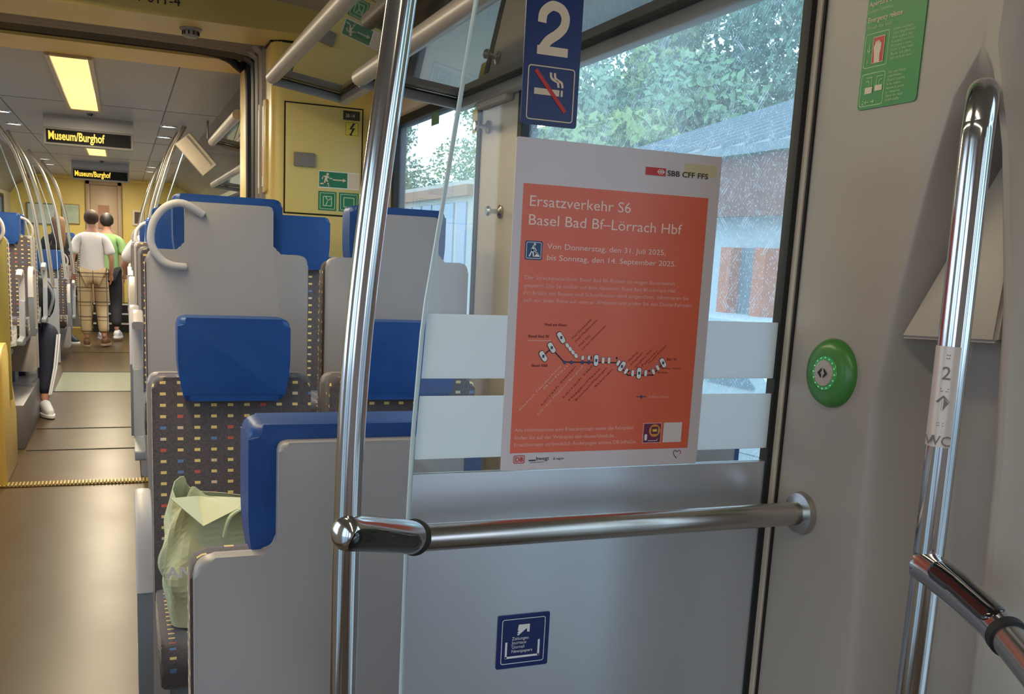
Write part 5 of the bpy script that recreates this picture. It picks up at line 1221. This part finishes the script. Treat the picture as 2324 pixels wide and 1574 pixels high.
def sitter_right():
    t = thing('person', 'seated passenger in white sleeves, elbow leaning into the aisle', 'person', (0.30, 9.72, 0.27), PI)
    V = [Vector(p) for p in ((0, .0, .60), (-.01, 0, .82), (-.02, 0, 1.02), (-.02, 0, 1.15), (-.02, -.02, 1.24), (-.02, -.03, 1.36), (-.16, 0, 1.12), (-.22, -.06, .90), (-.12, -.25, .82), (.19, 0, 1.12), (.30, -.03, .92), (.28, -.22, .82), (-.09, 0, .58), (-.1, -.42, .60), (-.1, -.42, .105), (.09, 0, .58), (.1, -.42, .60), (.1, -.42, .105))]
    E_ = [(0, 1), (1, 2), (2, 3), (3, 4), (4, 5), (3, 6), (6, 7), (7, 8), (3, 9), (9, 10), (10, 11), (0, 12), (12, 13), (13, 14), (0, 15), (15, 16), (16, 17)]
    skin('body', V, E_, [(.12, .10), (.12, .1), (.13, .1), .08, .05, .085, .045, .042, .030, .045, .036, .026, .08, .055, .034, .08, .055, .034], M_skin, t)
    skin('shirt', V[:4] + [V[6], V[6].lerp(V[7], .9), V[9], V[9].lerp(V[10], .95)], [(0, 1), (1, 2), (2, 3), (3, 4), (4, 5), (3, 6), (6, 7)], [(.15, .13), (.15, .13), (.16, .13), .09, .078, .072, .075, .07], M_tee, t)
    skin('trousers', [V[0]] + V[12:18], [(0, 1), (1, 2), (2, 3), (0, 4), (4, 5), (5, 6)], [(.14, .12), .1, .075, .06, .1, .075, .06], mat('navy_trousers', lin(30, 34, 52), 0.8), t)
    hair_cap(t, Vector((-.02, -.02, 1.39)), 0.10, M_hairb, facing=-1)
    shoe(t, V[14], (0, -1), M_hairb, M_white); shoe(t, V[17], (0, -1), M_hairb, M_white)
sitter_right()

# ------------------------------------------------------------------ outside
M_asph = mat('asphalt', lin(125, 128, 132), 0.9, var=0.1)
M_grass = mat('grass', lin(110, 140, 90), 0.9, var=0.2, scale=3)
gr = struct(MB().b6(-40, 60, -30, 90, -1.1, -1.0).build('ground', M_asph, smooth=False))
struct(MB().b6(1.9, 4.2, -25, 60, -1.0, -0.15).build('platform', mat('platform_concrete', lin(160, 160, 158), 0.9), smooth=False))
def tree(label, x, y, h, r, col, seed, n=9500, leaf=0.125, z0=-1.0, low=0.35):
    rnd = random.Random(seed)
    t = thing('tree', label, 'tree', (x, y, z0), group='trees beside the track')
    MB().tube([(0, 0, 0), (0.1, 0.05, h * .35), (0, 0, h * .75)], [0.28, 0.2, 0.08], 10).build('trunk', mat('bark', lin(80, 66, 52), 0.9), t)
    bm = bmesh.new(); blobs = []
    for i in range(12):
        a = rnd.uniform(0, 2 * PI); rr_ = rnd.uniform(0, r * .6); blobs.append((Vector((rr_ * math.cos(a), rr_ * math.sin(a), rnd.uniform(h * low, h * .88))), rnd.uniform(r * .35, r * .6)))
    for i in range(n):
        c_, rad = rnd.choice(blobs)
        d = Vector((rnd.gauss(0, 1), rnd.gauss(0, 1), rnd.gauss(0, 1))).normalized() * rad * rnd.uniform(0.65, 1.0); p = c_ + d
        u = Vector((rnd.gauss(0, 1), rnd.gauss(0, 1), rnd.gauss(0, 1))).normalized(); w = u.cross(d.normalized())
        if w.length < 0.05: continue
        w.normalize(); L = leaf * rnd.uniform(.7, 1.5)
        bm.faces.new([bm.verts.new(p + u * L), bm.verts.new(p + w * L * .5), bm.verts.new(p - u * L), bm.verts.new(p - w * L * .5)])
    me = bpy.data.meshes.new('foliage'); bm.to_mesh(me); bm.free()
    me.materials.append(mat('leaves_%d' % (seed % 3), col, 0.7, var=0.35, scale=1.2))
    o = bpy.data.objects.new('foliage', me); C.objects.link(o); o.parent = t; o['kind'] = 'stuff'
    return t
Lg = [lin(130, 165, 120), lin(100, 140, 110), lin(150, 172, 100)]
TREES = ((13.2, 21.0, 8.0, 1.9, 0, 'pale green tree just beyond the house wall'), (14.5, 25.2, 12.0, 2.3, 2, 'yellow green tall tree between the dark ones'), (16.8, 14.2, 9.5, 2.5, 0, 'pale green tree behind the house roof'), (16.5, 20.6, 11.0, 3.3, 1, 'dark green tree behind the house, in the middle of the near window'),
  (9.6, 19.0, 5.6, 1.9, 2, 'yellow green small tree left of the house'), (10.5, 23.6, 8.0, 2.3, 0, 'pale green tree left of the house, next beyond the small one'), (18.0, 27.8, 12.5, 3.7, 1, 'tall dark tree behind the others in the near window'),
  (22.5, 52.0, 16, 5.0, 2, 'yellow green tree rising beyond the pale building in the far side window'), (24.5, 64.0, 18, 5.5, 0, 'pale green tree farthest beyond the pale building'), (15.0, 60.0, 13, 4.5, 1, 'dark green tree past the far end of the pale building'), (31.0, 54.0, 18, 5.0, 2, 'yellow green tree far behind the pale building'), (24.5, 41.5, 15, 4.0, 1, 'tall dark tree beyond the pale building'), (24.0, 21.5, 15, 4.2, 0, 'tallest pale green tree far behind the house'),
  (-9, 34, 9, 4, 1, 'dark green tree beyond the left windows'), (-10, 24, 9, 4, 0, 'pale green tree beyond the left windows'), (-8, 13, 8, 3.5, 2, 'yellow green tree beyond the left windows'), (12, -8, 9, 4, 0, 'pale green tree outside the vestibule door'))
for i, (x, y, h, r, k, lb) in enumerate(TREES):
    tree(lb, x, y, h, r, Lg[k], 20 + i * 3 + k)
# low house beside the track
hs = thing('station_house', 'low house with grey roof, brown fascia and orange door posts outside the window', 'house', (8.0, 11.5, -1.0))
M_wht = mat('white_render', lin(200, 208, 215), 0.8); M_brn = mat('brown_fascia_wood', lin(140, 84, 66), 0.8); M_roof = mat('grey_roof_sheet', lin(128, 142, 152), 0.5); M_or = mat('orange_post', lin(205, 110, 62), 0.6)
MB().b6(0.3, 5.5, -2.2, 4.5, 0, 4.0).build('wall', M_wht, hs, smooth=False)
MB().b6(0.0, 0.15, -2.4, 1.6, 3.16, 3.98).build('fascia', M_brn, hs, smooth=False)
MB().prism([(-0.15, 3.98), (5.8, 6.1), (5.8, 6.25), (-0.15, 4.10)], 'y', -2.6, 4.9).build('roof', M_roof, hs, smooth=False)
for k in range(14): MB().prism([(-0.16, 4.10), (5.8, 6.25), (5.8, 6.32), (-0.16, 4.17)], 'y', -2.5 + k * 0.55, -2.44 + k * 0.55).build('roof_seam', M_roof, hs, smooth=False)
for k, y in enumerate((-0.58, 0.22)): MB().b6(0.02, 0.27, y - 0.12, y + 0.14, 1.8, 2.73).build('door_post', M_or, hs, smooth=False)
MB().b6(0.2, 0.32, -0.46, 0.10, 1.8, 2.73).build('door', mat('grey_door', lin(120, 130, 140), 0.6), hs, smooth=False)
MB().b6(-1.0, 0.3, -2.4, 4.5, 0, 1.8).build('plinth', M_wht, hs, smooth=False)
# pale building with window bands seen in the far side window
h2 = thing('building', 'pale building with bluish window strips seen through the far side window', 'building', (12.0, 41.0, -1.0))
MB().b6(0, 8, -7, 12, 0, 5.2).build('wall', mat('pale_wall', lin(205, 205, 200), 0.8), h2, smooth=False)
for k in range(12):
    o = MB().b6(-0.06, 0.02, -6.4 + k * 1.5, -5.3 + k * 1.5, 1.6, 4.4, 0.02, 1).build('window', mat('blue_grey_window', lin(120, 150, 190), 0.3), h2, smooth=False)
MB().b6(-0.25, 0.0, -7, 12, 4.6, 5.0).build('cornice', mat('rust_band', lin(170, 120, 90), 0.7), h2, smooth=False)
# pale parked car outside the near window
ca = thing('car', 'pale parked car outside the near side window', 'car', (5.9, 8.4, -1.0), PI / 2 + 0.08)
M_carp = mat('pale_car_paint', lin(205, 220, 230), 0.25, coat=0.8)
out = rpoly([(-2.1, 0.3), (2.1, 0.3), (2.15, 0.75), (1.35, 0.92), (0.65, 1.45), (-0.9, 1.48), (-1.7, 0.98), (-2.15, 0.85)], [0.1, 0.1, 0.15, 0.2, 0.3, 0.3, 0.2, 0.1])
out = [(p[0], p[1] + 0.4) for p in out]
MB().prism(out, 'y', -0.85, 0.85, 0.12, 3).build('body', M_carp, ca)
gw = [(p[0], p[1] + 0.4) for p in rpoly([(-1.45, 0.98), (1.15, 0.96), (0.60, 1.38), (-0.85, 1.41)], 0.08)]
MB().prism(gw, 'y', -0.862, 0.862).build('side_window', mat('car_glass', lin(110, 135, 150), 0.1, coat=1.0), ca, smooth=False)
for x in (-1.35, 1.35):
    for y in (-0.80, 0.80): MB().lathe([(0, -0.1), (0.31, -0.1), (0.33, -0.06), (0.33, 0.06), (0.31, 0.1), (0, 0.1)], (x, y, 0.33), (0, 1, 0), 24).build('wheel', M_rubber, ca)
for s_ in (-1, 1): MB().ball((2.0, s_ * 0.6, 1.05), 0.12, (0.7, 1.2, 0.6), 2).build('headlight', M_white, ca)

# turn every lettering into plain mesh
bpy.context.view_layer.update()
dg = bpy.context.evaluated_depsgraph_get()
for o in [o for o in bpy.data.objects if o.type == 'FONT']:
    me = bpy.data.meshes.new_from_object(o.evaluated_get(dg)); nm = o.name
    n = bpy.data.objects.new('x', me); C.objects.link(n)
    n.parent = o.parent; n.matrix_parent_inverse = o.matrix_parent_inverse.copy(); n.matrix_basis = o.matrix_basis.copy()
    for k_ in o.keys():
        if isinstance(o[k_], str): n[k_] = o[k_]
    bpy.data.objects.remove(o); n.name = nm
